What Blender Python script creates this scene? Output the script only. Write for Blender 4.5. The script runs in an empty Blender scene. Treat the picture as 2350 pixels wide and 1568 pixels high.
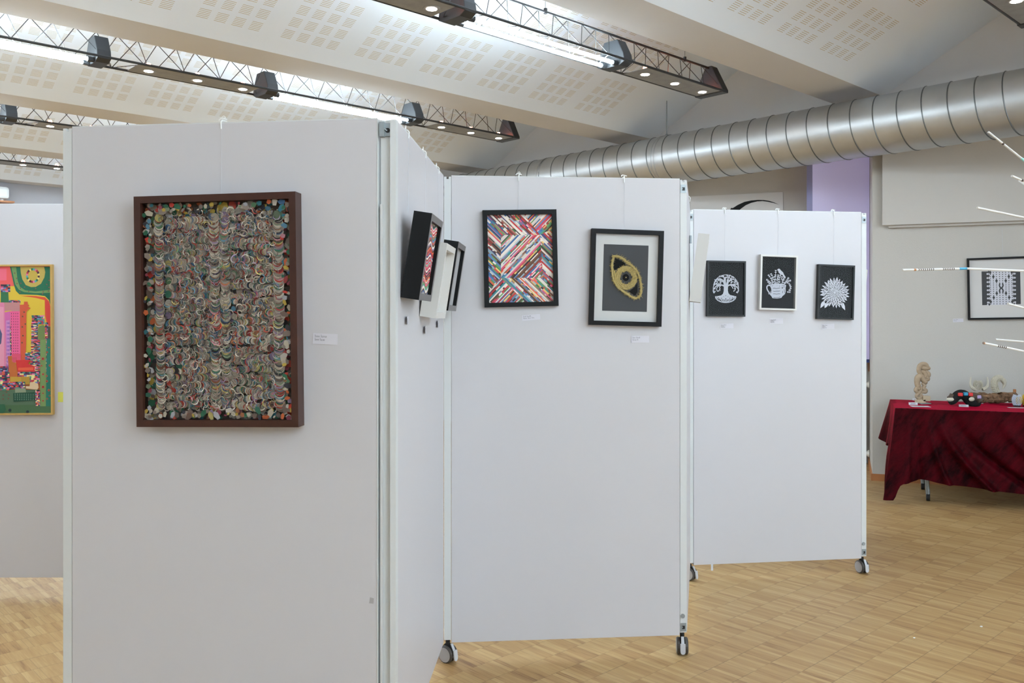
import bpy, bmesh, math, random
from math import sin, cos, tan, pi, radians, sqrt, atan2
from mathutils import Vector, Matrix

# ------------------------------------------------------------------ camera, world, exposure
S = bpy.context.scene
COL = S.collection
FPX, CX, YH, ZC = 1975.0, 1175.0, 728.0, 1.486       # focal length in pixels, principal column, horizon row, eye height
cam = bpy.data.objects.new('camera', bpy.data.cameras.new('camera'))
cam.data.sensor_width = 36.0
cam.data.lens = FPX / 2350 * 36
cam.data.shift_y = -(784 - YH) / 2350
cam.data.clip_start = 0.05
cam.location = (0, 0, ZC)
cam.rotation_euler = (radians(90), 0, 0)
COL.objects.link(cam)
S.camera = cam
w = bpy.data.worlds.new('world'); S.world = w; w.use_nodes = True
w.node_tree.nodes['Background'].inputs[0].default_value = (.9, .95, 1, 1)
w.node_tree.nodes['Background'].inputs[1].default_value = 0.3
S.view_settings.view_transform = 'Standard'
S.view_settings.look = 'None'
S.view_settings.gamma = 1
S.view_settings.exposure = 1.0
S.cycles.max_bounces = 8
S.cycles.diffuse_bounces = 5
S.cycles.sample_clamp_indirect = 6
TUBE_E = 66.0       # fluorescent tube radiance
SPOT_E = 45.0       # spot lamp face radiance
FILL_E = 1.85         # frontal light from the windows added behind the camera
LEAK_E = 26.0        # red light leaking from the back of the dichroic spots

# ------------------------------------------------------------------ room axes: U runs along the beams, V across them
A = radians(46.96)
U = Vector((sin(A), cos(A), 0)); V = Vector((-cos(A), sin(A), 0))
def W(u, d, z): return U * u + V * d + Vector((0, 0, z))
ZB = ZC + 1.99            # height of the beam undersides
SLOPE = 0.51
ROOM_U0, ROOM_U1, ROOM_D0, ROOM_D1 = -8.0, 7.74, -5.0, 14.44

def ray(px, py): return Vector(((px - CX) / FPX, 1, (YH - py) / FPX))
def at(px, py, D): return ray(px, py) * D + Vector((0, 0, ZC))
def on_plane(px, py, P0, n):
    r = ray(px, py); o = Vector((0, 0, ZC))
    return o + r * ((P0 - o).dot(n) / r.dot(n))

# ------------------------------------------------------------------ materials
def lin(c): return tuple(((x / 255) / 12.92 if x / 255 <= .04045 else ((x / 255 + .055) / 1.055) ** 2.4) for x in c)
def mat(name, rgb, rough=.5, metal=0, emit=None, es=0, var=0, scale=30, bump=0, coat=0, sheen=0, spec=.5):
    m = bpy.data.materials.new(name); m.use_nodes = True
    nt = m.node_tree; b = nt.nodes['Principled BSDF']
    b.inputs['Roughness'].default_value = rough
    b.inputs['Metallic'].default_value = metal
    b.inputs['Specular IOR Level'].default_value = spec
    b.inputs['Coat Weight'].default_value = coat
    b.inputs['Sheen Weight'].default_value = sheen
    if emit:
        b.inputs['Emission Color'].default_value = (*emit, 1); b.inputs['Emission Strength'].default_value = es
    n = nt.nodes.new('ShaderNodeTexNoise'); n.inputs['Scale'].default_value = scale; n.inputs['Detail'].default_value = 4
    tc = nt.nodes.new('ShaderNodeTexCoord'); nt.links.new(tc.outputs['Object'], n.inputs['Vector'])
    mx = nt.nodes.new('ShaderNodeMix'); mx.data_type = 'RGBA'
    mx.inputs['A'].default_value = (*[max(0, c * (1 - var)) for c in rgb], 1)
    mx.inputs['B'].default_value = (*[min(1, c * (1 + var)) for c in rgb], 1)
    nt.links.new(n.outputs['Fac'], mx.inputs['Factor'])
    nt.links.new(mx.outputs['Result'], b.inputs['Base Color'])
    if bump:
        bp = nt.nodes.new('ShaderNodeBump'); bp.inputs['Strength'].default_value = bump; bp.inputs['Distance'].default_value = .002
        nt.links.new(n.outputs['Fac'], bp.inputs['Height']); nt.links.new(bp.outputs['Normal'], b.inputs['Normal'])
    return m
def nd(nt, op, a, b=None):
    n = nt.nodes.new('ShaderNodeMath'); n.operation = op
    for i, x in enumerate((a, b)):
        if x is None: continue
        if isinstance(x, (int, float)): n.inputs[i].default_value = x
        else: nt.links.new(x, n.inputs[i])
    return n.outputs[0]
def paint_mat(name, rough=.6):          # colour comes from the paper or paint colours laid down in the mesh
    m = bpy.data.materials.new(name); m.use_nodes = True
    nt = m.node_tree; b = nt.nodes['Principled BSDF']; b.inputs['Roughness'].default_value = rough
    a = nt.nodes.new('ShaderNodeAttribute'); a.attribute_name = 'Col'
    nt.links.new(a.outputs['Color'], b.inputs['Base Color'])
    return m

M = {}
M['panel'] = mat('panel_laminate', (.565, .555, .575), .42, var=.012, scale=3)
M['post'] = mat('white_aluminium', (.62, .64, .64), .38, var=.01)
M['steel'] = mat('zinc_steel', (.30, .335, .35), .4, .6, var=.15, scale=80)
M['dark'] = mat('black_hole', (.012, .012, .012), .7)
M['truss_black'] = mat('black_painted_steel', (.018, .018, .018), .45)
M['bracket'] = mat('dark_grey_plastic', (.022, .024, .026), .45)
M['gauze'] = mat('grey_metal_gauze', (.30, .305, .31), .6, .2, var=.25, scale=14)
M['tube'] = mat('fluorescent_glass', (.9, .9, .9), .3, emit=(.73, .885, 1), es=TUBE_E)
M['lamp'] = mat('spot_glass', (.9, .9, .9), .3, emit=(1, .86, .74), es=SPOT_E)
M['leak'] = mat('dichroic_reflector', (.9, .5, .4), .3, emit=(1, .26, .14), es=LEAK_E)
M['wall'] = mat('textured_plaster', (.55, .53, .495), .85, var=.03, scale=90, bump=.35)
M['plaster'] = mat('smooth_white_plaster', (.70, .70, .70), .85, var=.02, scale=4)
M['beam'] = mat('beam_plaster', (.66, .655, .66), .85, var=.03, scale=3)
M['acoustic'] = mat('acoustic_board', (.575, .55, .515), .8, var=.01)
M['lilac'] = mat('lilac_blind', (.66, .62, .86), .8, var=.03, scale=2, emit=(.50, .46, .80), es=.10)  # weak emission puts daylight behind the blind into the material
M['violet'] = mat('violet_frame', (.30, .30, .52), .6)
M['blue'] = mat('blue_tape', lin((70, 90, 150)), .5)
M['oak'] = mat('oak_trim', lin((178, 118, 72)), .5, var=.15, scale=12)
M['black'] = mat('black_frame_wood', (.005, .0055, .006), .5, var=.1, spec=.2)
M['charcoal'] = mat('charcoal_frame_wood', (.016, .018, .019), .45, var=.1, spec=.3)
M['greyedge'] = mat('grey_frame_face', (.15, .145, .145), .45)
M['brownwood'] = mat('dark_mahogany', (.045, .014, .008), .4, var=.4, scale=25)
M['whitewood'] = mat('white_frame_wood', (.64, .63, .60), .45)
M['gold'] = mat('pale_gold_wood', lin((196, 160, 92)), .4, .2, var=.1)
M['mat_white'] = mat('white_mount_card', (.66, .65, .64), .8)
M['grey_paper'] = mat('grey_paper', (.075, .077, .082), .9, spec=.1)
M['black_paper'] = mat('black_paper', (.010, .0098, .0105), .9, spec=.1)
M['papercut'] = mat('white_cut_paper', (.64, .65, .72), .8)
M['card'] = mat('white_card', (.64, .63, .68), .7)
M['ink'] = mat('grey_ink', (.22, .22, .25), .8)
M['cord'] = mat('clear_nylon_cord', (.60, .62, .66), .3)
M['whitewire'] = mat('white_wire', (.85, .88, .88), .35)
M['rubber'] = mat('dark_grey_rubber', (.055, .048, .042), .5)
M['greyplastic'] = mat('grey_plastic', (.34, .33, .33), .45)
M['lever'] = mat('light_grey_lever', (.52, .53, .56), .4)
M['art'] = paint_mat('coloured_paper', .65)
M['straw'] = mat('golden_straw', lin((186, 166, 104)), .6, var=.35, scale=160)
M['yellow'] = mat('yellow_note', lin((206, 208, 90)), .7)
M['tape'] = mat('grey_tape', (.38, .36, .36), .6)
M['radiator'] = mat('cream_radiator', (.74, .71, .64), .4)
M['brown'] = mat('brown_and_shade', (.07, .05, .04), .8)  # plain brown; on the radiator it colours in the shadow behind
M['beige'] = mat('canvas_edge', (.60, .585, .55), .7)
M['woodpale'] = mat('pale_carved_wood', lin((172, 150, 124)), .6, var=.25, scale=40)
M['woodlight'] = mat('light_wood', lin((205, 185, 155)), .6, var=.1)
M['bark'] = mat('rough_bark', (.21, .115, .06), .8, var=.9, scale=34, bump=1)
M['blackcloth'] = mat('black_textile', (.006, .006, .006), .9, bump=.5)
M['stripe'] = mat('brown_stripe_textile', (.10, .07, .05), .8, var=.8, scale=50)
M['cream'] = mat('cream_folded_paper', lin((208, 202, 184)), .7, var=.2, scale=120, bump=.6)
M['red'] = mat('red_bead', (.75, .03, .03), .3); M['cyan'] = mat('blue_bead', (.03, .3, .5), .3); M['mauve'] = mat('mauve_bead', (.45, .35, .6), .4)
M['paperblue'] = mat('white_blue_paper', (.70, .75, .85), .6, var=.15, scale=90)
M['paperyellow'] = mat('yellow_paper', (.75, .50, .05), .6, var=.2, scale=90)
M['white'] = mat('white_plastic', (.82, .86, .86), .35)
M['red_dot'] = mat('teal_band', (.3, .65, .6), .5)
M['stick'] = mat('rolled_white_paper', (.66, .65, .63), .6, var=.05)

def duct_material():
    m = mat('galvanised_duct', (.50, .51, .51), .42, .85, var=.16, scale=5)
    nt = m.node_tree; b = nt.nodes['Principled BSDF']
    n = nt.nodes.new('ShaderNodeTexNoise'); n.inputs['Scale'].default_value = 3.5; n.inputs['Detail'].default_value = 6
    tc = nt.nodes.new('ShaderNodeTexCoord'); nt.links.new(tc.outputs['Object'], n.inputs['Vector'])
    r = nt.nodes.new('ShaderNodeMapRange'); r.inputs['To Min'].default_value = .32; r.inputs['To Max'].default_value = .54
    nt.links.new(n.outputs['Fac'], r.inputs['Value']); nt.links.new(r.outputs['Result'], b.inputs['Roughness'])
    return m
M['duct'] = duct_material()
M['seam'] = mat('duct_lock_seam', (.16, .17, .17), .45, .8)

def velvet_material():
    m = mat('red_crushed_velvet', (.085, .0015, .006), .6, sheen=1.0)
    nt = m.node_tree; b = nt.nodes['Principled BSDF']
    b.inputs['Sheen Tint'].default_value = (.85, .006, .06, 1); b.inputs['Sheen Roughness'].default_value = .22
    b.inputs['Specular IOR Level'].default_value = .05
    tc = nt.nodes.new('ShaderNodeTexCoord')
    n = nt.nodes.new('ShaderNodeTexNoise'); n.inputs['Scale'].default_value = 9; n.inputs['Detail'].default_value = 7; n.inputs['Roughness'].default_value = .65
    nt.links.new(tc.outputs['Object'], n.inputs['Vector'])
    m0 = nt.nodes.new('ShaderNodeMapping'); m0.inputs['Rotation'].default_value = (0, -.62, 0); mp = nt.nodes.new('ShaderNodeMapping'); mp.inputs['Scale'].default_value = (6.5, 6.5, 2.0)
    n3 = nt.nodes.new('ShaderNodeTexNoise'); n3.inputs['Scale'].default_value = 1.4; n3.inputs['Detail'].default_value = 8; n3.inputs['Roughness'].default_value = .7
    nt.links.new(tc.outputs['Object'], m0.inputs['Vector']); nt.links.new(m0.outputs['Vector'], mp.inputs['Vector']); nt.links.new(mp.outputs['Vector'], n3.inputs['Vector'])
    rp = nt.nodes.new('ShaderNodeValToRGB'); rp.color_ramp.elements[0].position = .36; rp.color_ramp.elements[0].color = (.007, .0003, .0008, 1)  # diagonal streaks paint fold highlights and shade into the base colour
    rp.color_ramp.elements[1].position = .70; rp.color_ramp.elements[1].color = (.078, .0011, .005, 1)
    nt.links.new(n3.outputs['Fac'], rp.inputs[0]); nt.links.new(rp.outputs[0], b.inputs['Base Color'])
    bp = nt.nodes.new('ShaderNodeBump'); bp.inputs['Strength'].default_value = .35; bp.inputs['Distance'].default_value = .02
    nt.links.new(n.outputs['Fac'], bp.inputs['Height']); nt.links.new(bp.outputs['Normal'], b.inputs['Normal'])
    return m
M['velvet'] = velvet_material()

def ceiling_material():
    """white board with groups of six short slots, 4 x 4 groups per sheet; UV is metres along and across the bay"""
    m = bpy.data.materials.new('slotted_ceiling_board'); m.use_nodes = True
    nt = m.node_tree; b = nt.nodes['Principled BSDF']; b.inputs['Roughness'].default_value = .85
    uv = nt.nodes.new('ShaderNodeUVMap'); sp = nt.nodes.new('ShaderNodeSeparateXYZ'); nt.links.new(uv.outputs[0], sp.inputs[0])
    u, v = sp.outputs[0], sp.outputs[1]
    def blocks(x, off, per):
        t = nd(nt, 'MULTIPLY', nd(nt, 'FRACT', nd(nt, 'DIVIDE', nd(nt, 'SUBTRACT', x, off), per)), 5.0)
        ok = nd(nt, 'LESS_THAN', t, 4.0)
        f = nd(nt, 'FRACT', t)
        return ok, f
    oku, fu = blocks(u, 3.084, .6355); okv, fv = blocks(v, .174, .635)
    a = nd(nt, 'MULTIPLY', oku, nd(nt, 'LESS_THAN', fu, .645))
    c = nd(nt, 'MULTIPLY', okv, nd(nt, 'LESS_THAN', fv, .655))
    s = nd(nt, 'LESS_THAN', nd(nt, 'FRACT', nd(nt, 'DIVIDE', fv, .1235)), .27)
    k = nd(nt, 'MULTIPLY', nd(nt, 'MULTIPLY', a, c), s)
    k = nd(nt, 'MULTIPLY', k, nd(nt, 'LESS_THAN', u, 6.74))
    k = nd(nt, 'MULTIPLY', k, nd(nt, 'MULTIPLY', nd(nt, 'GREATER_THAN', v, .17), nd(nt, 'LESS_THAN', v, 2.05)))
    mx = nt.nodes.new('ShaderNodeMix'); mx.data_type = 'RGBA'
    mx.inputs['A'].default_value = (.80, .86, .92, 1); mx.inputs['B'].default_value = (.53, .44, .30, 1)
    nt.links.new(k, mx.inputs['Factor']); nt.links.new(mx.outputs['Result'], b.inputs['Base Color'])
    return m
M['ceiling'] = ceiling_material()

def floor_material():
    """small parquet strips laid across the room in rows 139 mm long"""
    m = bpy.data.materials.new('strip_parquet'); m.use_nodes = True
    nt = m.node_tree; b = nt.nodes['Principled BSDF']
    b.inputs['Roughness'].default_value = .42; b.inputs['Specular IOR Level'].default_value = .4
    uv = nt.nodes.new('ShaderNodeUVMap'); sp = nt.nodes.new('ShaderNodeSeparateXYZ'); nt.links.new(uv.outputs[0], sp.inputs[0])
    u, v = sp.outputs[0], sp.outputs[1]
    rv = nd(nt, 'DIVIDE', nd(nt, 'SUBTRACT', v, .0015), .1388)
    row = nd(nt, 'FLOOR', rv)
    def rnd(x, y, seed):
        cmb = nt.nodes.new('ShaderNodeCombineXYZ'); nt.links.new(x, cmb.inputs[0]); nt.links.new(y, cmb.inputs[1]); cmb.inputs[2].default_value = seed
        wn = nt.nodes.new('ShaderNodeTexWhiteNoise'); wn.noise_dimensions = '3D'; nt.links.new(cmb.outputs[0], wn.inputs['Vector'])
        return wn.outputs['Value']
    one = nt.nodes.new('ShaderNodeValue'); one.outputs[0].default_value = 1
    st = nd(nt, 'FLOOR', nd(nt, 'ADD', nd(nt, 'DIVIDE', u, .0235), rnd(row, one.outputs[0], 3.0)))
    stf = nd(nt, 'FRACT', nd(nt, 'ADD', nd(nt, 'DIVIDE', u, .0235), rnd(row, one.outputs[0], 3.0)))
    r1 = rnd(row, st, 7.0)
    blk = rnd(row, nd(nt, 'FLOOR', nd(nt, 'DIVIDE', u, .16)), 11.0)
    # grain, stretched along the strips
    cmb = nt.nodes.new('ShaderNodeCombineXYZ')
    nt.links.new(nd(nt, 'MULTIPLY', u, 130.0), cmb.inputs[0]); nt.links.new(nd(nt, 'MULTIPLY', v, 9.0), cmb.inputs[1]); nt.links.new(nd(nt, 'MULTIPLY', r1, 40.0), cmb.inputs[2])
    g = nt.nodes.new('ShaderNodeTexNoise'); g.inputs['Scale'].default_value = 1; g.inputs['Detail'].default_value = 3; nt.links.new(cmb.outputs[0], g.inputs['Vector'])
    c2 = nt.nodes.new('ShaderNodeCombineXYZ'); nt.links.new(u, c2.inputs[0]); nt.links.new(v, c2.inputs[1])
    g2 = nt.nodes.new('ShaderNodeTexNoise'); g2.inputs['Scale'].default_value = .55; g2.inputs['Detail'].default_value = 3; nt.links.new(c2.outputs[0], g2.inputs['Vector'])
    t = nd(nt, 'ADD', nd(nt, 'ADD', nd(nt, 'MULTIPLY', r1, .44), nd(nt, 'MULTIPLY', blk, .08)), nd(nt, 'MULTIPLY', g.outputs['Fac'], .62))
    t = nd(nt, 'ADD', t, nd(nt, 'MULTIPLY', nd(nt, 'SUBTRACT', g2.outputs['Fac'], .5), .6))
    rp = nt.nodes.new('ShaderNodeValToRGB'); nt.links.new(t, rp.inputs[0])
    e = rp.color_ramp.elements
    e[0].position = .12; e[0].color = (.170, .074, .026, 1)
    e[1].position = .95; e[1].color = (.530, .362, .172, 1)
    x = e.new(.38); x.color = (.365, .212, .082, 1)
    x = e.new(.62); x.color = (.425, .270, .112, 1)
    # gaps between rows and, fainter, between strips
    f = nd(nt, 'FRACT', rv)
    gap = nd(nt, 'LESS_THAN', f, .016)
    gap = nd(nt, 'MULTIPLY', gap, nd(nt, 'ADD', .2, nd(nt, 'MULTIPLY', blk, .6)))
    sgap = nd(nt, 'MULTIPLY', nd(nt, 'LESS_THAN', stf, .05), nd(nt, 'MULTIPLY', nd(nt, 'GREATER_THAN', r1, .62), .55))
    gp = nd(nt, 'MAXIMUM', gap, sgap)
    mx = nt.nodes.new('ShaderNodeMix'); mx.data_type = 'RGBA'; nt.links.new(gp, mx.inputs['Factor'])
    nt.links.new(rp.outputs[0], mx.inputs['A']); mx.inputs['B'].default_value = (.055, .03, .015, 1)
    nt.links.new(mx.outputs['Result'], b.inputs['Base Color'])
    return m
M['floor'] = floor_material()

# ------------------------------------------------------------------ mesh helpers
class MB:
    def __init__(s): s.v = []; s.f = []; s.m = []; s.c = []; s.uv = None
    def add(s, vs, fs, mi=0, col=None):
        o = len(s.v); s.v += [Vector(p) for p in vs]
        for f in fs: s.f.append([i + o for i in f]); s.m.append(mi); s.c.append(col)
        return s
    def hexa(s, b, t, mi=0, col=None):       # two matching 4-point rings, bottom and top
        return s.add(list(b) + list(t), [(3, 2, 1, 0), (4, 5, 6, 7), (0, 1, 5, 4), (1, 2, 6, 5), (2, 3, 7, 6), (3, 0, 4, 7)], mi, col)
    def box(s, x0, x1, y0, y1, z0, z1, mi=0, col=None):
        return s.hexa([(x0, y0, z0), (x1, y0, z0), (x1, y1, z0), (x0, y1, z0)], [(x0, y0, z1), (x1, y0, z1), (x1, y1, z1), (x0, y1, z1)], mi, col)
    def prism(s, poly, n, mi=0, col=None):    # closed polygon (3-D points) swept along vector n
        k = len(poly); n = Vector(n); p = [Vector(q) for q in poly]
        fs = [tuple(range(k))[::-1], tuple(range(k, 2 * k))] + [(i, (i + 1) % k, (i + 1) % k + k, i + k) for i in range(k)]
        return s.add(p + [q + n for q in p], fs, mi, col)
    def flat(s, poly, mi=0, col=None): return s.add(poly, [tuple(range(len(poly)))], mi, col)
    def ring(s, p, d, r, n, ph=0):
        d = Vector(d).normalized(); a = d.orthogonal().normalized() if abs(d.z) > .99 else d.cross(Vector((0, 0, 1))).normalized(); b = d.cross(a)
        return [Vector(p) + a * (r * cos(2 * pi * i / n + ph)) + b * (r * sin(2 * pi * i / n + ph)) for i in range(n)]
    def cyl(s, p0, p1, r0, r1=None, n=12, mi=0, cap=True, col=None):
        r1 = r0 if r1 is None else r1; p0, p1 = Vector(p0), Vector(p1); d = p1 - p0
        vs = s.ring(p0, d, r0, n) + s.ring(p1, d, r1, n)
        fs = [(i, (i + 1) % n, (i + 1) % n + n, i + n) for i in range(n)]
        if cap: fs += [tuple(range(n))[::-1], tuple(range(n, 2 * n))]
        return s.add(vs, fs, mi, col)
    def tube(s, pts, r, n=8, mi=0, closed=False, col=None):
        pts = [Vector(p) for p in pts]; k = len(pts); rs = r if isinstance(r, (list, tuple)) else [r] * k
        vs = []; prev = None
        for i, p in enumerate(pts):
            if closed: d = pts[(i + 1) % k] - pts[i - 1]
            else: d = pts[min(i + 1, k - 1)] - pts[max(i - 1, 0)]
            d.normalize()
            if prev is None: a = d.orthogonal().normalized()
            else: a = (prev - d * prev.dot(d)).normalized()
            prev = a; b = d.cross(a)
            vs += [p + a * (rs[i] * cos(2 * pi * j / n)) + b * (rs[i] * sin(2 * pi * j / n)) for j in range(n)]
        fs = []
        for i in range(k if closed else k - 1):
            for j in range(n):
                fs.append((i * n + j, i * n + (j + 1) % n, ((i + 1) % k) * n + (j + 1) % n, ((i + 1) % k) * n + j))
        if not closed: fs += [tuple(range(n))[::-1], tuple(range((k - 1) * n, k * n))]
        return s.add(vs, fs, mi, col)
    def ball(s, c, r, n=10, k=7, mi=0, sc=(1, 1, 1), col=None):
        c = Vector(c); vs = [c + Vector((0, 0, r * sc[2]))]
        for i in range(1, k):
            t = pi * i / k
            vs += [c + Vector((r * sc[0] * sin(t) * cos(2 * pi * j / n), r * sc[1] * sin(t) * sin(2 * pi * j / n), r * sc[2] * cos(t))) for j in range(n)]
        vs.append(c - Vector((0, 0, r * sc[2])))
        fs = [(0, 1 + j, 1 + (j + 1) % n) for j in range(n)]
        for i in range(k - 2):
            for j in range(n): fs.append((1 + i * n + j, 1 + (i + 1) * n + j, 1 + (i + 1) * n + (j + 1) % n, 1 + i * n + (j + 1) % n))
        e = len(vs) - 1; o = 1 + (k - 2) * n
        fs += [(e, o + (j + 1) % n, o + j) for j in range(n)]
        return s.add(vs, fs, mi, col)
    def build(s, name, mats, parent=None, smooth=False, bevel=0):
        me = bpy.data.meshes.new(name); me.from_pydata([tuple(p) for p in s.v], [], s.f)
        for m in (mats if isinstance(mats, (list, tuple)) else [mats]): me.materials.append(M[m] if isinstance(m, str) else m)
        me.polygons.foreach_set('material_index', s.m)
        if any(c is not None for c in s.c):
            at_ = me.color_attributes.new('Col', 'FLOAT_COLOR', 'CORNER'); data = []
            for p in me.polygons:
                c = s.c[p.index] or (1, 1, 1); data += [c[0], c[1], c[2], 1] * p.loop_total
            at_.data.foreach_set('color', data)
        if s.uv:
            l = me.uv_layers.new(name='UVMap'); data = []
            for lp in me.loops: data += s.uv(me.vertices[lp.vertex_index].co)
            l.data.foreach_set('uv', data)
        if not s.c or s.c[0] is None:
            bm = bmesh.new(); bm.from_mesh(me); bmesh.ops.recalc_face_normals(bm, faces=bm.faces); bm.to_mesh(me); bm.free()
        if smooth: me.polygons.foreach_set('use_smooth', [True] * len(me.polygons))
        me.update()
        o = bpy.data.objects.new(name, me); COL.objects.link(o)
        if parent: o.parent = parent
        if bevel:
            b = o.modifiers.new('bevel', 'BEVEL'); b.width = bevel; b.segments = 2; b.limit_method = 'ANGLE'
        if smooth:
            e = o.modifiers.new('edges', 'EDGE_SPLIT'); e.split_angle = radians(40)
        return o

def tag(o, label, cat, group=None):
    o['label'] = label; o['category'] = cat
    if group: o['group'] = group
    return o
def thing(name, label, cat, loc=(0, 0, 0), rot=(0, 0, 0), group=None, mtx=None):
    o = bpy.data.objects.new(name, None); COL.objects.link(o); o.empty_display_size = .1
    if mtx is not None: o.matrix_world = mtx
    else: o.location = loc; o.rotation_euler = rot
    return tag(o, label, cat, group)
def struct(o): o['kind'] = 'structure'; return o
def copy_tree(o, parent=None):
    c = o.copy(); COL.objects.link(c)
    if parent: c.parent = parent
    for ch in o.children: copy_tree(ch, c)
    return c
rnd = random.Random(7)

# ------------------------------------------------------------------ room shell
def uvfloor(c): return (c.x * U.x + c.y * U.y, c.x * V.x + c.y * V.y)
fl = MB(); fl.hexa([W(u, d, -.1) for u, d in ((-8.2, -5.2), (11, -5.2), (11, 14.7), (-8.2, 14.7))], [W(u, d, 0) for u, d in ((-8.2, -5.2), (11, -5.2), (11, 14.7), (-8.2, 14.7))]); fl.uv = uvfloor
struct(fl.build('floor', 'floor'))

NEAR = [14.10, 11.38, 8.69, 5.96, 3.385, .74, -1.92, -4.60]
BW = .435
for i, n in enumerate(NEAR):
    f = n + BW
    top = NEAR[i + 1] + BW if i + 1 < len(NEAR) else ROOM_D0 - .1
    zr = ZB + SLOPE * (n - top)
    # sloping slotted bay, low at this beam, high towards the next one
    b = MB()
    b.prism([W(ROOM_U0, n, ZB), W(ROOM_U0, top, zr), W(ROOM_U0, top, zr + .08), W(ROOM_U0, n, ZB + .08)], U * (ROOM_U1 - ROOM_U0))
    b.uv = lambda c, n=n: (c.x * U.x + c.y * U.y, (n - (c.x * V.x + c.y * V.y)) * sqrt(1 + SLOPE ** 2))
    struct(b.build('ceiling', 'ceiling'))
    # beam: flat underside and the upright face behind it
    if i:
        zp = ZB + SLOPE * (NEAR[i - 1] - f)
        b = MB()
        b.prism([W(ROOM_U0, n, ZB), W(ROOM_U0, f, ZB), W(ROOM_U0, f, zp + .08), W(ROOM_U0, f - .1, zp + .08), W(ROOM_U0, f - .1, ZB + .09), W(ROOM_U0, n, ZB + .09)], U * (ROOM_U1 - ROOM_U0))
        struct(b.build('ceiling_beam', 'beam'))
    else:
        b = MB(); b.prism([W(ROOM_U0, n, ZB), W(ROOM_U0, n + .30, ZB), W(ROOM_U0, n + .30, ZB + .1), W(ROOM_U0, n, ZB + .1)], U * (ROOM_U1 - ROOM_U0))
        struct(b.build('ceiling_beam', 'beam'))

def wall(name, p0, p1, z0, z1, back, m='wall'):
    b = MB(); p0, p1, back = Vector((*p0, 0)), Vector((*p1, 0)), Vector((*back, 0))
    ring = [p0, p1, p1 + back, p0 + back]
    b.hexa([p + Vector((0, 0, z0)) for p in ring], [p + Vector((0, 0, z1)) for p in ring])
    return struct(b.build(name, m))
def UD(u, d): q = W(u, d, 0); return (q.x, q.y)
G = Vector((cos(radians(21)), -sin(radians(21)), 0)); GN = Vector((-sin(radians(21)), -cos(radians(21)), 0))   # along the stepped lower wall, and its face normal
C0 = Vector((3.28, 7.83, 0))
C1 = C0 + G * 3.0
R0 = C0 - GN * 1.0                         # back of the window bay
S0 = R0 - G * ((R0.dot(U) - ROOM_U1) / -G.dot(-U))
bk = (U.x * .12, U.y * .12)
ZS = 3.10
d_of = lambda p: p.x * V.x + p.y * V.y
wall('wall_front_upper', UD(ROOM_U1, ROOM_D0), UD(ROOM_U1, ROOM_D1), ZS, 5.0, bk, 'plaster')
wall('wall_front', UD(ROOM_U1, ROOM_D0), UD(ROOM_U1, d_of(C1)), 0, ZS, bk)
wall('wall_front_far', UD(ROOM_U1, d_of(S0)), UD(ROOM_U1, ROOM_D1), 0, ZS, bk)
gb = tuple((-GN * .12)[:2])
wall('wall_right', (C0.x, C0.y), (C1.x, C1.y), 0, ZS, gb)
wall('wall_bay', (S0.x, S0.y), (R0.x + G.x * .12, R0.y + G.y * .12), 0, ZS, gb)
C0b = C0 - GN * .121
wall('wall_bay_return', (C0b.x, C0b.y), (R0.x, R0.y), 0, ZS, (G.x * .12, G.y * .12))
b = MB(); q = [W(ROOM_U1 + .12, .2, ZS), W(ROOM_U1 + .12, 7.0, ZS), W(10.6, 7.0, ZS), W(10.6, .2, ZS)]
b.hexa(q, [p + Vector((0, 0, .08)) for p in q]); struct(b.build('trim_soffit', 'plaster'))
wall('wall_bay_end', (C1.x, C1.y), UD(ROOM_U1, d_of(C1) - .02), 0, ZS, (G.x * .12, G.y * .12))
wall('wall_left', UD(ROOM_U0, ROOM_D1), UD(ROOM_U1, ROOM_D1), 0, 4.0, (V.x * .12, V.y * .12), mat('grey_plaster', (.40, .40, .425), .85))
wall('wall_back', UD(ROOM_U0, ROOM_D0), UD(ROOM_U0, ROOM_D1), 0, 5.0, (-U.x * .12, -U.y * .12), 'plaster')
wall('wall_near', UD(ROOM_U0, ROOM_D0), UD(ROOM_U1, ROOM_D0), 0, 5.0, (-V.x * .12, -V.y * .12), 'plaster')
# oak skirting of the stepped wall
b = MB(); p = C0 + GN * .012; ring = [p, p + G * 3, p + G * 3 - GN * .012, p - GN * .012]
b.hexa([x for x in ring], [x + Vector((0, 0, .062)) for x in ring]); struct(b.build('baseboard_right', 'oak'))
b = MB(); p = C0 - G * .012 + GN * .012; ring = [p, p + G * .012, p - GN * 1.0 + G * .012, p - GN * 1.0]
b.hexa([x for x in ring], [x + Vector((0, 0, .062)) for x in ring]); struct(b.build('baseboard_bay', 'oak'))
# window of the bay: lilac blind, violet frame post, blue edged sill
def bay(px, py, off=0): return on_plane(px, py, R0 + GN * off, GN)
wt = thing('window_1', 'tall window with lilac blind in the bay beside grey wall', 'window'); struct(wt)
zs = bay(1960, 829).z
def slab(name, pa, pb, z0, z1, off, th, m, par):     # upright slab parallel to the stepped wall
    b = MB(); a_ = Vector((pa.x, pa.y, 0)); b_ = Vector((pb.x, pb.y, 0))
    ring = [a_ + GN * (off + th), b_ + GN * (off + th), b_ + GN * off, a_ + GN * off]
    b.hexa([x + Vector((0, 0, z0)) for x in ring], [x + Vector((0, 0, z1)) for x in ring]); return b.build(name, m, par)
pl = bay(1866, 600, .19); pr = R0 - G * .004; pf = bay(1853, 600, .19)
slab('blind', pl, pr, zs + .03, ZS - .02, .18, .012, 'lilac', wt)
slab('frame', pf, pl, zs - .02, ZS - .02, .001, .19, 'violet', wt)
slab('sill', pf, pr, zs - .005, zs + .028, .001, .18, 'blue', wt)
slab('sill_bracket', bay(1993, 836), bay(1999, 836) , zs - .10, zs - .008, .001, .05, 'oak', wt)

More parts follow.
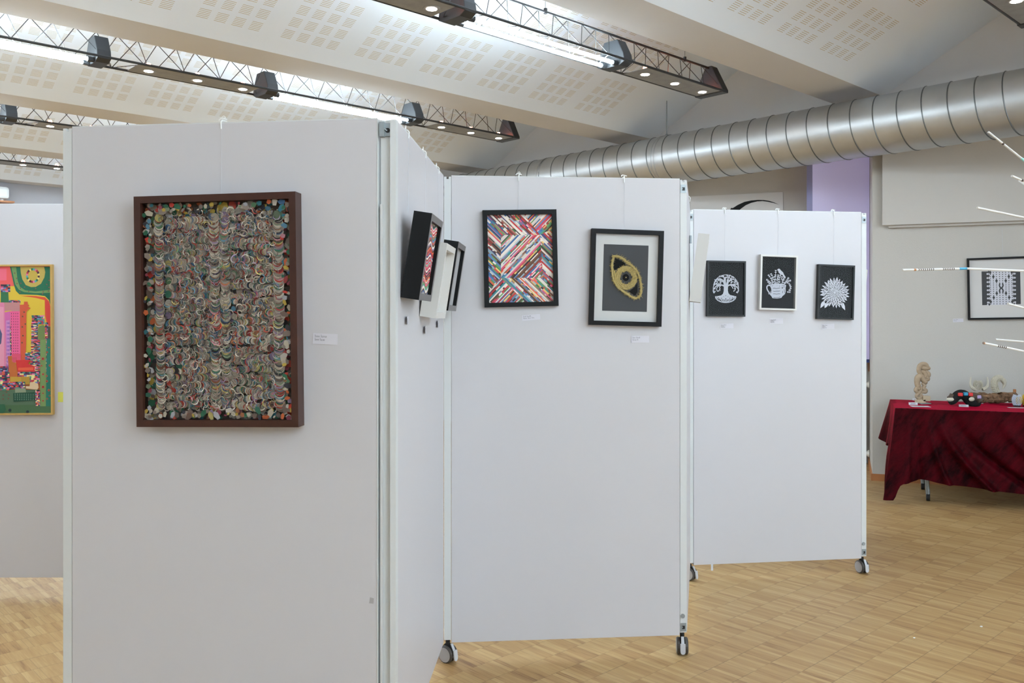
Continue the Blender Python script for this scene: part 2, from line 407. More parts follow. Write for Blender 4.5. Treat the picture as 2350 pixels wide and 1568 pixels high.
# unseen windows added behind the camera to light the panels from the front
M['fill_pane'] = mat('added_window_glow', (.8, .8, .8), .3, emit=(.72, .86, 1), es=FILL_E)
for i in range(4):
    u0 = 1.0 + i * 1.68
    wn = thing('window_%d' % (i + 2), 'added unseen window behind the camera giving frontal light', 'window'); struct(wn)
    def wbox(name, ua, ub, d0, d1, za, zb, m):
        b = MB(); ring = ((ua, d0), (ub, d0), (ub, d1), (ua, d1)); b.hexa([W(a_, d_, za) for a_, d_ in ring], [W(a_, d_, zb) for a_, d_ in ring]); b.build(name, m, wn)
    wbox('pane', u0 + .06, u0 + 1.58, ROOM_D0 + .02, ROOM_D0 + .03, .96, 2.94, 'fill_pane')
    wbox('frame', u0, u0 + .06, ROOM_D0 + .002, ROOM_D0 + .07, .9, 3.0, 'white'); wbox('frame', u0 + 1.58, u0 + 1.64, ROOM_D0 + .002, ROOM_D0 + .07, .9, 3.0, 'white')
    wbox('frame', u0 + .06, u0 + 1.58, ROOM_D0 + .002, ROOM_D0 + .07, .9, .96, 'white'); wbox('frame', u0 + .06, u0 + 1.58, ROOM_D0 + .002, ROOM_D0 + .07, 2.94, 3.0, 'white')

# acoustic board on the stepped wall
def rw(px, py, off=0): return on_plane(px, py, C0 + GN * off, GN)
t = thing('acoustic_board', 'large cream sound board fixed to grey wall below the duct', 'wall panel')
p0 = rw(2025, 517, .09) - GN * .09
slab('board', p0, p0 + G * 2.2, p0.z, 3.09, .05, .04, 'acoustic', t)
p1 = rw(2039, 523, .05) - GN * .05
slab('batten', p1, p0 + G * 2.2, rw(2039, 523, .05).z, 3.05, .001, .048, 'acoustic', t)

# radiator in the bay
t = thing('radiator', 'cream panel radiator under the window with pipes to the wall', 'radiator')
rz0, rz1 = .07, .87
pe = R0 - G * .10
slab('front_plate', pe - G * 1.0, pe, rz0, rz1, .16, .03, 'radiator', t)
slab('shadow_plate', pe - G * 1.0, pe, rz0, rz1, .08, .03, 'brown', t)  # dark slab standing in for the shadow behind the radiator
for z in (rz0 + .05, rz1 - .06):
    b = MB(); a_ = pe + GN * .17 + Vector((0, 0, z)); c_ = R0 - G * .006 + GN * .17 + Vector((0, 0, z))
    b.cyl(a_ - G * .02, c_ - G * .03, .02, n=12); b.cyl(c_ - G * .03, c_, .02, .038, n=12)
    b.build('pipe', 'radiator', t, True)
# poster with a black swoosh
t = thing('poster', 'white poster with a black brush arc on the wall behind panels', 'poster')
q0, q1 = bay(1585, 450), bay(1797, 441)
slab('sheet', q0, q1, 1.2, q1.z, .003, .006, 'mat_white', t)
b = MB(); outer = [(890, 652), (905, 633), (922, 640), (1000, 590), (1100, 545), (1200, 524), (1300, 516), (1390, 518), (1470, 530), (1540, 552), (1615, 585)]
inner = [(1615, 586), (1530, 560), (1450, 543), (1370, 533), (1290, 538), (1200, 560), (1120, 595), (1040, 653), (960, 760), (900, 880), (850, 1010), (790, 900), (820, 770)]
b.prism([bay(1540 + x / 6.528, 380 + y / 6.528, .0094) for x, y in outer + inner], GN * .0012); b.build('swoosh', 'black', t)

# ------------------------------------------------------------------ spiral duct along the front wall
t = thing('air_duct', 'round galvanised spiral air duct running below the ceiling', 'duct', W(7.29, 5, ZC + 1.632))
DO = W(7.29, 5, ZC + 1.632); R = .25
loc = lambda p: p - DO
b = MB(); b.cyl(loc(W(7.29, -4.9, ZC + 1.632)), loc(W(7.29, 14.3, ZC + 1.632)), R, n=64); b.build('duct_body', 'duct', t, True)
b = MB(); pts = []; n = 36
k0, k1 = int(-4.9 / .196 * n), int(14.3 / .196 * n)
base = 4.0
for i in range(int((-2.4) / .196 * n), int(14.2 / .196 * n)):
    dd = i * .196 / n; th = 2 * pi * i / n
    pts.append(loc(W(7.29 - (R + .0005) * cos(th), dd + .03, ZC + 1.632 + (R + .0005) * sin(th))))
b.tube(pts, .0052, 5); b.build('seam', 'seam', t, True)
for px in (1267, 1530):
    # joint collar at this place along the duct
    r = ray(px, 400); tt = 7.29 / (r.dot(U)); dd = (r * tt).dot(V)
    b = MB()
    for e in (-.018, .018):
        b.tube([loc(W(7.29 - (R + .001) * cos(2 * pi * j / 40), dd + e, ZC + 1.632 + (R + .001) * sin(2 * pi * j / 40))) for j in range(40)], .006, 6, closed=True)
    b.build('collar', 'duct', t, True)
    if px == 1530:
        b = MB(); zt = ZC + 2.9
        b.cyl(loc(W(7.29, dd, ZC + 1.632 + R)), loc(W(7.29, dd, ZB + SLOPE * (5.96 - dd) if dd < 5.96 else ZB)), .006, n=8)
        b.ball(loc(W(7.29, dd, ZC + 1.632 + R + .012)), .016)
        b.build('hanger_rod', 'steel', t)

# ------------------------------------------------------------------ lighting trusses
TH, TW, TT = ZC + 1.93, .13, .215
SEG0 = 2.907
def make_truss(label, d, lit=4, pair=(-.055, .055)):
    root = thing('lighting_truss', label, 'light', W(0, d, TH), (0, 0, atan2(U.y, U.x)), 'lighting trusses under the slotted ceiling')
    # local x = along the truss, local y = across (+y towards the left wall), local z = up
    x0, x1 = -6.35, 6.38
    for y, z in ((-TW, 0), (TW, 0), (0, TT)):
        b = MB(); b.cyl((x0, y, z), (x1 - .02, y, z), .0095, n=8); b.build('chord', 'truss_black', root, True)
    b = MB(); st = .30; k = int((x1 - x0) / st)
    for i in range(k):
        xa = x1 - .05 - i * st
        for y in (-TW, TW):
            o = 0 if y < 0 else st / 2
            b.cyl((xa - o, y, 0), (xa - o - st / 2, 0, TT), .0032, n=5, cap=False)
            b.cyl((xa - o - st / 2, 0, TT), (xa - o - st, y, 0), .0032, n=5, cap=False)
        b.cyl((xa, -TW, 0), (xa - st / 2, TW, 0), .0028, n=5, cap=False); b.cyl((xa - st / 2, TW, 0), (xa - st, -TW, 0), .0028, n=5, cap=False)
    b.build('lacing', 'truss_black', root)
    for xe in (x1, x0):
        b = MB(); s = 1 if xe > 0 else -1
        b.prism([(xe - s * .09, -TW - .012, -.014), (xe - s * .09, TW + .012, -.014), (xe - s * .09, TW + .012, .01), (xe - s * .09, .03, TT + .015), (xe - s * .09, -.03, TT + .015), (xe - s * .09, -TW - .012, .01)], (s * .09, 0, 0))
        b.build('end_plate', 'truss_black', root, bevel=.006)
    for m in range(4):
        e = -m * SEG0
        b = MB(); xs, xe = 5.30 + e, 6.29 + e; hw = .118
        b.box(xs, xe, -hw, hw, -.006, -.002); pln = b.build('spot_panel', 'gauze', root)
        for xl in (5.42, 5.81, 6.20):
            b = MB(); x = xl + e
            b.cyl((x, 0, -.010), (x, 0, -.004), .052, .058, n=20, mi=0)
            b.cyl((x, 0, -.0115), (x, 0, -.0098), .033, n=16, mi=1)
            b.cyl((x, 0, -.002), (x, 0, .030), .036, .022, n=12, mi=0); b.cyl((x, 0, .03), (x, 0, .052), .022, .014, n=10, mi=2)
            b.build('spot_lamp', ['gauze', 'lamp', 'leak'], pln)
        for xb in (5.05, 3.50):
            b = MB(); x = xb + e; h = .05
            b.prism([(x - h, -TW - .006, -.012), (x - h, -.085, -.036), (x - h, .085, -.036), (x - h, TW + .006, -.012), (x - h, TW - .005, .05), (x - h, .065, .165), (x - h, -.065, .165), (x - h, -TW + .005, .05)], (2 * h, 0, 0))
            s = -1 if xb > 4 else 1
            for y in (-.055, .055): b.cyl((x + s * h, y, -.0175), (x + s * (h + .045), y, -.0175), .021, n=12)
            b.build('tube_bracket', 'bracket', root, bevel=.005)
        for y in (pair if m < lit else ()):
            b = MB(); b.cyl((3.585 + e, y, -.0175), (4.965 + e, y, -.0175), .0135, n=10); b.build('fluorescent_tube', 'tube', root, True)
        for xw in (5.95, 4.3):      # suspension wires
            b = MB(); b.cyl((xw + e, 0, TT), (xw + e, 0, TT + .45 if d < 14 else TT + .2), .002, n=5); b.cyl((xw + e, 0, TT - .012), (xw + e, 0, TT + .025), .013, n=8)
            b.build('suspension_wire', 'truss_black', root)
    return root
TRUSS = [(4.26, 'black lighting truss above middle panels, its end plate nearest the duct'),
         (6.85, 'black lighting truss passing behind top edge of dark-framed panel'),
         (9.50, 'third black lighting truss from the front, ending above far left'),
         (12.15, 'farthest black lighting truss, low over the back left wall'),
         (1.73, 'black lighting truss cut off by upper right image corner'),
         (-1.0, 'added unseen black lighting truss overhead beside the camera'),
         (-3.6, 'added unseen black lighting truss nearest the near side wall')]
first = make_truss(TRUSS[0][1], TRUSS[0][0])
second = make_truss(TRUSS[4][1], TRUSS[4][0], 1, (.055,))          # only some lamps lit, chosen to balance brightness across the panels
third = make_truss(TRUSS[5][1], TRUSS[5][0], 3)  # this truss and its copy are assumed, added for frontal light on the panels
for i, (d, lb) in enumerate(TRUSS[1:]):
    if i in (3, 4): continue
    c = copy_tree(first if i < 3 else third); c.location = W(0, d, TH); c['label'] = lb

# ------------------------------------------------------------------ exhibition panels
ZB0, ZT0 = .09, 2.09
def caster_template():
    b = MB()
    b.cyl((0, 0, .078), (0, 0, .092), .010, n=10)
    b.prism([(-.008, -.030, .030), (-.008, .022, .030), (-.008, .026, .062), (-.008, .010, .080), (-.008, -.020, .080), (-.008, -.033, .058)], (.016, 0, 0))
    o = b.build('caster', 'dark')
    for s in (-1, 1):
        w_ = MB(); n = 24; r = .037
        prof = [(.0085, .028), (.0085, r - .004), (.012, r), (.021, r), (.025, r - .006), (.026, .020), (.026, .0)]
        vs = []; fs = []; mi = []
        for (x, q) in prof:
            vs += [(s * x, q * cos(2 * pi * j / n), .037 + q * sin(2 * pi * j / n)) for j in range(n)]
        for i in range(len(prof) - 1):
            for j in range(n):
                w_.add([vs[i * n + j], vs[i * n + (j + 1) % n], vs[(i + 1) * n + (j + 1) % n], vs[(i + 1) * n + j]], [(0, 1, 2, 3)], 1 if i >= 4 else 0)
        w_.build('wheel', ['rubber', 'greyplastic'], o, True)
    l = MB()
    l.hexa([(-.007, -.036, .055), (.007, -.036, .055), (.007, -.030, .055), (-.007, -.030, .055)], [(-.006, -.024, .083), (.006, -.024, .083), (.006, -.018, .083), (-.006, -.018, .083)])
    poly = [(-.011, -.043, .058), (-.011, -.047, .026)] + [(.011 * -cos(pi * j / 8), -.047, .026 - .012 * sin(pi * j / 8)) for j in range(1, 8)] + [(.011, -.047, .026), (.011, -.043, .058)]
    l.prism(poly, (0, .006, 0))
    l.build('brake_lever', 'lever', o, True)
    return o
CASTER = None
def panel(label, a, bb, left=True, right=True, casters=(), trim_right=0, th=.036, latch_r=True, end_channel=False, latch_l=False):
    """panel whose front face runs from a to bb on the floor plan (left to right seen from the front)"""
    global CASTER
    a, bb = Vector((*a, 0)), Vector((*bb, 0)); dr = (bb - a).normalized(); Lg = (bb - a).length
    mtx = Matrix.Translation(a) @ Matrix.Rotation(atan2(dr.y, dr.x), 4, 'Z')
    root = thing('exhibition_panel', label, 'display panel', group='white exhibition panels on castors', mtx=mtx)
    b = MB(); b.box(0, Lg, 0, th, ZB0, ZT0); b.build('board', 'panel', root, bevel=.0015)
    b = MB(); b.box(0, Lg, .001, th - .001, ZT0, ZT0 + .004); b.build('top_edge', 'post', root)
    pw = .031
    for side in ('l', 'r'):
        if not (left if side == 'l' else right): continue
        x0, x1 = (-pw, -.0015) if side == 'l' else (Lg + .0015, Lg + pw)
        if side == 'l' and end_channel: continue
        b = MB(); xc = (x0 + x1) / 2
        b.box(x0, x1, .001, .046, ZB0 + .012, ZT0 - .012)
        b.box(x0, xc - .005, .001, .046, ZT0 - .012, ZT0 - .002); b.box(xc + .005, x1, .001, .046, ZT0 - .012, ZT0 - .002)
        b.build('post', 'post', root)
        if (side == 'r' and latch_r) or (side == 'l' and latch_l):
            for z in ((ZT0 - .041, ZB0 + .036) if side == 'r' else (ZT0 - .041,)):
                b = MB(); b.box(xc - .0125, xc + .0125, -.0012, .0015, z - .018, z + .018, 0)
                b.box(xc - .006, xc + .006, -.002, -.0010, z - .008, z + .006, 1); b.box(xc - .006, xc - .003, -.0026, -.0019, z - .003, z + .003, 0)
                b.build('latch', ['steel', 'dark'], root)
            if side == 'r':
                b = MB(); b.cyl((xc - .003, -.003, ZB0 + .085), (xc - .003, .002, ZB0 + .085), .0095, n=16); b.box(xc - .009, xc + .003, -.0036, -.0028, ZB0 + .0845, ZB0 + .0860); b.build('bolt', 'steel', root)
    if trim_right:
        b = MB(); b.box(Lg, Lg + trim_right, -.001, th, ZB0, ZT0); b.build('edge_trim', 'post', root)
    for x, rz in casters:
        if CASTER is None:
            CASTER = caster_template(); c = CASTER; c.parent = root
        else: c = copy_tree(CASTER, root)
        c.location = (x, .022, 0); c.rotation_euler = (0, 0, radians(rz))
    return root, a, dr, Vector((dr.y, -dr.x, 0)), Lg

P1 = panel('large white panel in front carrying the dark-framed mosaic picture', (-1.402, 2.742), (-.4116, 2.622), right=False, trim_right=.003, casters=((-.015, 20), (.95, -30)))
P2 = panel('white panel in the middle carrying chevron and straw eye pictures', (-.2596, 3.688), (.7355, 3.773), casters=((-.015, 50), (1.0155, -11)))
P3 = panel('white panel farther back carrying three white papercut pictures', (1.022, 4.841), (2.020, 4.975), casters=((-.015, 42), (1.0225, 10)), latch_l=True)
P0 = panel('white panel at far left carrying the colourful city painting', (-3.25, 4.61), (-2.262, 4.61), casters=((-.015, 15), (1.00, 40)))
# panels seen almost edge-on that join the frontal ones
PE = panel('white panel seen nearly edge-on with three leaning box frames', (-.353, 2.651), (-.2925, 3.682), left=False, right=False, casters=((.05, 90), (.58, 90)))
PF = panel('white panel edge-on behind the middle panel, holding a leaning canvas', (.779, 3.830), (1.000, 4.83), left=False, right=False)
PG = panel('white panel hidden edge-on behind the papercut panel', (2.050, 5.06), (2.052, 6.02), left=False, right=False, casters=((.45, 90), (.90, 90)))
# channel end post of the edge-on panel that meets the big front panel
root = PE[0]
b = MB(); pf_, pb_ = -.034, -.001      # local x runs away from the camera, local y to the left of the board
b.box(pf_ + .014, pb_, -.002, .047, ZB0, ZT0 - .002); b.box(pf_, pf_ + .0138, -.002, .016, ZB0, ZT0 - .002); b.box(pf_ + .004, pf_ + .0138, .040, .047, ZB0, ZT0 - .26)
b.build('channel_post', 'post', root)
b = MB(); zl = ZT0 - .032
b.box(pf_ - .003, pf_ + .0138, .034, .049, zl - .022, zl + .022, 0); b.box(pf_ + .008, pf_ + .0138, .018, .034, zl - .020, zl + .020, 0)
b.cyl((pf_ + .007, .025, zl - .002), (pf_ + .0085, .025, zl - .002), .0075, n=14, mi=1); b.tube([(pf_ - .001, .040, zl), (pf_ + .001, .033, zl + .001), (pf_ + .006, .027, zl - .003)], .0028, 6, mi=0)
b.build('clamp', ['steel', 'dark'], root)

def pp(P, px, py, off=0):           # point on a panel's front plane (moved forward by off)
    root, a, dr, n, L = P
    return on_plane(px, py, a + n * off, n)

# ------------------------------------------------------------------ framed pictures
def pic(name, label, cat, P, corners, depth, group=None, lean=0):
    """root at picture centre on the panel plane; local x right, z up, y into the panel; corners tl,tr,br,bl of the front face"""
    root, a, dr, n, L = P
    q = [pp(P, *c, depth) for c in corners]
    c = sum(q, Vector()) / 4
    wv = ((q[1] - q[0]) + (q[2] - q[3])) / 2; hv = ((q[0] - q[3]) + (q[1] - q[2])) / 2
    w_, h_ = wv.length, hv.length
    roll = atan2(wv.z, Vector((wv.x, wv.y, 0)).length)
    r2 = atan2(-hv.dot(dr), hv.z)
    roll = (roll + r2) / 2
    base = c - n * (depth - .0015)
    mtx = Matrix.Translation(base) @ Matrix.Rotation(atan2(dr.y, dr.x), 4, 'Z') @ Matrix.Rotation(-roll, 4, 'Y')
    t = thing(name, label, cat, group=group, mtx=mtx)
    inv = mtx.inverted()
    def loc2(px, py, off=0):                # pixel of the picture -> local (x, z)
        p = inv @ pp(P, px, py, off or depth); return p.x, p.z
    return t, w_, h_, loc2
def frame_mesh(t, w_, h_, depth, fw, m, inner=.0, name='frame', face=None):
    b = MB(); mi = 1 if face else 0
    x, z = w_ / 2, h_ / 2; yf = -depth; ob = [(-x, -z), (x, -z), (x, z), (-x, z)]; ib = [(-x + fw, -z + fw), (x - fw, -z + fw), (x - fw, z - fw), (-x + fw, z - fw)]
    for i in range(4):
        j = (i + 1) % 4
        o1, o2, i1, i2 = ob[i], ob[j], ib[i], ib[j]
        b.add([(o1[0], yf, o1[1]), (o2[0], yf, o2[1]), (i2[0], yf, i2[1]), (i1[0], yf, i1[1])], [(0, 1, 2, 3)], mi)
        b.add([(o1[0], 0, o1[1]), (o2[0], 0, o2[1]), (o2[0], yf, o2[1]), (o1[0], yf, o1[1])], [(0, 1, 2, 3)], 0)
        b.add([(i1[0], yf, i1[1]), (i2[0], yf, i2[1]), (i2[0], 0, i2[1]), (i1[0], 0, i1[1])], [(0, 1, 2, 3)], 0)
        b.add([(o1[0], 0, o1[1]), (i1[0], 0, i1[1]), (i2[0], 0, i2[1]), (o2[0], 0, o2[1])], [(0, 1, 2, 3)], 0)
    return b.build(name, [m, face] if face else [m], t)
def sheet(t, name, x0, x1, z0, z1, y, m, th=.002):
    b = MB(); b.box(x0, x1, y, y + th, z0, z1); return b.build(name, m, t)

# -- collage of paper crescents in a dark frame
def k8(r, g, b_, f=1.0): c = lin((r, g, b_)); return tuple(min(1, x * f) for x in c)
t, w_, h_, L2 = pic('framed_collage', 'large dark wood framed mosaic of paper crescents on front panel', 'picture', P1, [(305, 450), (679, 441), (684, 980), (316, 981)], .050)
frame_mesh(t, w_, h_, .050, .021, 'brownwood')
iw, ih = w_ / 2 - .021, h_ / 2 - .021
sheet(t, 'backing', -iw, iw, -ih, ih, -.016, 'brown')
pal = [(190, 178, 160)] * 5 + [(205, 198, 186)] * 4 + [(165, 150, 138)] * 4 + [(150, 140, 128)] * 3 + [(196, 180, 110), (90, 140, 165), (60, 100, 140), (90, 130, 95), (50, 110, 90), (190, 70, 55), (150, 50, 50), (190, 130, 140), (140, 120, 150), (60, 55, 60), (45, 40, 45), (175, 110, 70), (120, 90, 75), (105, 120, 130), (120, 135, 110)]
pal2 = [(205, 60, 45), (205, 100, 50), (40, 115, 130), (40, 110, 80), (50, 50, 60), (200, 190, 170), (140, 125, 115), (150, 60, 80), (200, 170, 70), (190, 190, 195), (120, 100, 90)]
b = MB(); yy = [-.017]
def step(): yy[0] -= 3.2e-6; return yy[0]
def pcol(pl=pal, f=.92): c = rnd.choice(pl); j = rnd.uniform(.86, 1.12); return tuple(min(1, x * f * j) for x in lin(c))
def blob(x, z, r, c, sx=1, ang=0, n=8):
    y = step(); ca, sa = cos(ang), sin(ang)
    pts = []
    for i in range(n):
        p = (r * sx * cos(2 * pi * i / n), r * sin(2 * pi * i / n)); X = x + p[0] * ca - p[1] * sa; Z = z + p[0] * sa + p[1] * ca
        pts.append((min(iw, max(-iw, X)), y, min(ih, max(-ih, Z))))
    b.flat(pts, 0, c)
def crescent(x, z, r, ang, c1, c2, thick=.35, disc=True):
    # disc of paper with a differently coloured rolled rim on the side it faces
    if disc: blob(x, z, r, c1, 1, 0, 9)
    y = step(); n = 7; pts = []
    for i in range(n + 1):
        a_ = ang + (i / n - .5) * pi * 1.15; pts.append((x + r * cos(a_), z + r * sin(a_)))
    for i in range(n, -1, -1):
        a_ = ang + (i / n - .5) * pi * 1.15; q = 1 - thick * cos((i / n - .5) * pi); pts.append((x + r * q * cos(a_), z + r * q * sin(a_)))
    for i in range(n):
        quad = [pts[i], pts[i + 1], pts[2 * n - i], pts[2 * n + 1 - i]]
        b.flat([(min(iw, max(-iw, p[0])), y, min(ih, max(-ih, p[1]))) for p in quad], 0, c2)
for i in range(1500):       # bits of paper underneath, brighter along the border
    x, z = rnd.uniform(-iw, iw), rnd.uniform(-ih, ih)
    edge = min(iw - abs(x), ih - abs(z)) < .045
    blob(x, z, rnd.uniform(.006, .013), pcol(pal2 if edge and rnd.random() < .6 else pal, .8), rnd.uniform(.5, 1.6), rnd.uniform(0, pi), 6)
nrow = 28
def band(xa, xb, left_dir):
    for k in range(nrow):
        z0 = ih - .055 - k * (2 * ih - .10) / (nrow - 1)
        x = xa; off = rnd.uniform(0, 2 * pi); d_ = rnd.choice((1, -1)) if rnd.random() < .35 else left_dir; amp = rnd.uniform(.001, .009); tone = rnd.uniform(.85, 1.15)
        xs = []
        while x < xb: xs.append(x); x += rnd.uniform(.0036, .0062)
        for x in (xs if d_ > 0 else xs[::-1]):
            z = z0 + amp * sin(x * 32 + off)
            if rnd.random() < .06: blob(x, z, .009, pcol(pal2), 1, 0, 8); continue
            crescent(x, z + rnd.uniform(-.002, .002), rnd.uniform(.009, .0128), (pi if d_ > 0 else 0) + rnd.uniform(-.75, .75), pcol(f=.85 * tone), pcol(f=rnd.choice((.5, .9, 1.2, 1.45)) * tone), rnd.uniform(.12, .3))
band(-iw + .075, -.022, -1); band(.05, iw - .062, 1)
def column(xc, r, za=None):
    z = -ih + .04
    while z < ih - .045:
        crescent(xc + rnd.uniform(-.003, .003), z, r * rnd.uniform(.9, 1.08), -pi / 2 + rnd.uniform(-.3, .3), pcol(f=.9), pcol(f=rnd.choice((.6, 1.1, 1.5))), rnd.uniform(.14, .35)); z += rnd.uniform(.0042, .0075)
column(-iw + .050, .0145); column(-.008, .0165); column(.026, .0155); column(iw - .042, .0165)
for i in range(1500):      # loose curls over the chains
    crescent(rnd.uniform(-iw + .05, iw - .04), rnd.uniform(-ih + .03, ih - .03), rnd.uniform(.007, .013), rnd.uniform(0, 2 * pi), None, pcol(f=rnd.choice((.5, .9, 1.2))), rnd.uniform(.14, .3), False)
for i in range(260):
    x, z = (rnd.choice((-1, 1)) * (iw - rnd.uniform(.004, .028)), rnd.uniform(-ih, ih)) if rnd.random() < .6 else (rnd.uniform(-iw, iw), rnd.choice((-1, 1)) * (ih - rnd.uniform(.004, .03)))
    blob(x, z, rnd.uniform(.005, .010), pcol(pal2 if rnd.random() < .6 else pal, .62), rnd.uniform(.25, 1.9), rnd.uniform(0, pi), 5)
b.build('paper_collage', 'art', t)
for i in range(len(b.c)): pass
M['glass'] = mat('picture_glass', (1, 1, 1), .02)
g_ = M['glass'].node_tree.nodes['Principled BSDF']; g_.inputs['Transmission Weight'].default_value = 1; g_.inputs['IOR'].default_value = 1.0; g_.inputs['Specular IOR Level'].default_value = .5
def glaze(t, x, z, y):
    m = bpy.data.materials.get('clear_glazing')
    if m is None:
        m = bpy.data.materials.new('clear_glazing'); m.use_nodes = True; nt = m.node_tree; nt.nodes.remove(nt.nodes['Principled BSDF'])
        tr = nt.nodes.new('ShaderNodeBsdfTransparent'); gl = nt.nodes.new('ShaderNodeBsdfGlossy'); gl.inputs['Roughness'].default_value = .02
        fr = nt.nodes.new('ShaderNodeFresnel'); fr.inputs['IOR'].default_value = 1.22; mxs = nt.nodes.new('ShaderNodeMixShader')
        tr.inputs['Color'].default_value = (.95, .96, .96, 1)
        nt.links.new(fr.outputs[0], mxs.inputs[0]); nt.links.new(tr.outputs[0], mxs.inputs[1]); nt.links.new(gl.outputs[0], mxs.inputs[2]); nt.links.new(mxs.outputs[0], nt.nodes['Material Output'].inputs[0])
    b = MB(); b.flat([(-x, y, -z), (x, y, -z), (x, y, z), (-x, y, z)]); return b.build('glazing', m, t)
glaze(t, iw, ih, -.036)

# -- chevron picture of paper strips
def clip(poly, nx, nz, c):               # keep nx*x+nz*z <= c
    out = []
    for i in range(len(poly)):
        p, q = poly[i], poly[(i + 1) % len(poly)]; a_, b_ = nx * p[0] + nz * p[1] - c, nx * q[0] + nz * q[1] - c
        if a_ <= 0: out.append(p)
        if (a_ < 0 < b_) or (b_ < 0 < a_):
            s = a_ / (a_ - b_); out.append((p[0] + (q[0] - p[0]) * s, p[1] + (q[1] - p[1]) * s))
    return out
t, w_, h_, L2 = pic('chevron_picture', 'black framed picture of diagonal striped paper on middle panel', 'picture', P2, [(1107, 483), (1278, 480), (1281, 702), (1113, 706)], .026)
frame_mesh(t, w_, h_, .026, .0195, 'black')
iw, ih = w_ / 2 - .0195, h_ / 2 - .0195
sheet(t, 'backing', -iw, iw, -ih, ih, -.010, 'mat_white')
b = MB(); yy = [-.0103]
bright = [(225, 215, 205)] * 6 + [(205, 60, 70), (190, 50, 50), (215, 90, 120), (220, 100, 60), (225, 190, 110), (60, 120, 70), (100, 150, 95), (60, 100, 150), (90, 130, 180), (70, 60, 110), (40, 35, 40), (50, 45, 50), (120, 80, 60), (160, 120, 100), (60, 140, 150), (150, 175, 190), (130, 110, 150), (150, 50, 45), (90, 60, 45)]
def px2(x, y): return L2(1100 + x / 6.674, 475 + y / 6.674)
def strips(region, direction):
    poly = [px2(*p) for p in region]
    c45 = sqrt(.5); nx, nz = (c45, -c45) if direction == '/' else (c45, c45)
    tx, tz = (c45, c45) if direction == '/' else (c45, -c45)
    lo = min(nx * p[0] + nz * p[1] for p in poly); hi = max(nx * p[0] + nz * p[1] for p in poly); a_ = lo
    while a_ < hi:
        wd = rnd.uniform(.0034, .0072)
        pc = clip(clip(poly, nx, nz, a_ + wd), -nx, -nz, -a_); a_ += wd
        if len(pc) < 3: continue
        l0 = min(tx * p[0] + tz * p[1] for p in pc); l1 = max(tx * p[0] + tz * p[1] for p in pc); q = l0; main = rnd.choice(bright); solid = rnd.random() < .5
        while q < l1:
            ln = rnd.uniform(.05, .3) if solid else rnd.uniform(.006, .03)
            pd = clip(clip(pc, tx, tz, q + ln), -tx, -tz, -q); q += ln
            if len(pd) < 3: continue
            c = main if (solid or rnd.random() < .35) else rnd.choice(bright); j = rnd.uniform(.85, 1.2)
            b.flat([(p[0], -.0103, p[1]) for p in pd], 0, tuple(min(1, x * j * .95) for x in lin(c)))
TL, TR, BR, BL = (122, 108), (1115, 108), (1140, 1460), (150, 1478)
X1, X2, X3, X4 = (335, 400), (935, 425), (990, 1085), (325, 1085)
XR = (985, 1020)
strips([TL, (690, 108), X2, (335, 425)], '\\')                     # top
strips([TL, (335, 425), (335, 1085), (148, 1290)], '\\')            # left
strips([(335, 425), X2, (985, 1085), (335, 1085)], '/')           # centre
strips([X2, (1125, 330), (1140, 1290), (985, 1085)], '\\')   # right
strips([(335, 1085), (985, 1085), BR, (720, 1468)], '\\')         # bottom
strips([(985, 1085), (1140, 1270), BR], '\\')
strips([(690, 108), TR, (1122, 330), X2], '/')         # top right corner
strips([(335, 1085), (720, 1468), BL, (148, 1290)], '/')   # bottom left corner
b.build('paper_strips', 'art', t)

# -- straw eye picture
t, w_, h_, L2 = pic('straw_eye_picture', 'black framed picture of a golden straw eye on middle panel', 'picture', P2, [(1358.5, 525), (1525, 529.5), (1517, 750), (1352, 746)], .028)
frame_mesh(t, w_, h_, .028, .0195, 'black')
iw, ih = w_ / 2 - .0195, h_ / 2 - .0195
def px3(x, y): return L2(1340 + x / 6.535, 515 + y / 6.535)
sheet(t, 'mount', -iw, iw, -ih, ih, -.010, 'mat_white')
(xa, za), (xb, zb) = px3(310, 295), px3(955, 1308)
(xc, zc) = px3(985, 312); (xd, zd) = px3(285, 1300)
x0, x1 = (xa + xd) / 2, (xb + xc) / 2; z1, z0 = (za + zc) / 2, (zb + zd) / 2
sheet(t, 'picture_ground', x0, x1, z0, z1, -.0108, 'grey_paper', .0006)
b = MB()
def fuzzy(path, r, closed=True, dens=3):
    pts = [px3(*p) for p in path]; pts3 = [(p[0], -.0108 - r * .7, p[1]) for p in pts]
    # resample
    fine = []
    k = len(pts3); m_ = k if closed else k - 1
    for i in range(m_):
        p, q = Vector(pts3[i]), Vector(pts3[(i + 1) % k])
        for s in range(4): fine.append(p.lerp(q, s / 4))
    b.tube(fine, [r * rnd.uniform(.75, 1.1) for _ in fine], 6, closed=closed)
    for p in fine:
        for _ in range(dens):
            a_ = rnd.uniform(0, 2 * pi); d_ = Vector((cos(a_), rnd.uniform(-.5, .05), sin(a_))); s = p + Vector((rnd.uniform(-r, r), -r * .5, rnd.uniform(-r, r)))
            b.cyl(s, s + d_ * r * rnd.uniform(1.0, 2.1), .0009, .0003, n=4)
fuzzy([(455, 475), (530, 480), (600, 520), (660, 570), (730, 620), (790, 680), (825, 740), (850, 830), (868, 930), (868, 1030), (835, 1090), (770, 1112), (700, 1075), (640, 1030), (570, 985), (510, 930), (460, 850), (440, 760), (430, 660), (432, 570)], .0052, True, 9)
fuzzy([(462, 690), (490, 860), (575, 975)], .0045, False)
for q_ in (108, 132, 156): fuzzy([(640 + q_ * cos(2 * pi * i / 16), 800 + q_ * 1.07 * sin(2 * pi * i / 16)) for i in range(16)], .0042, True, 7)
b.build('straw_eye', 'straw', t)
b = MB()
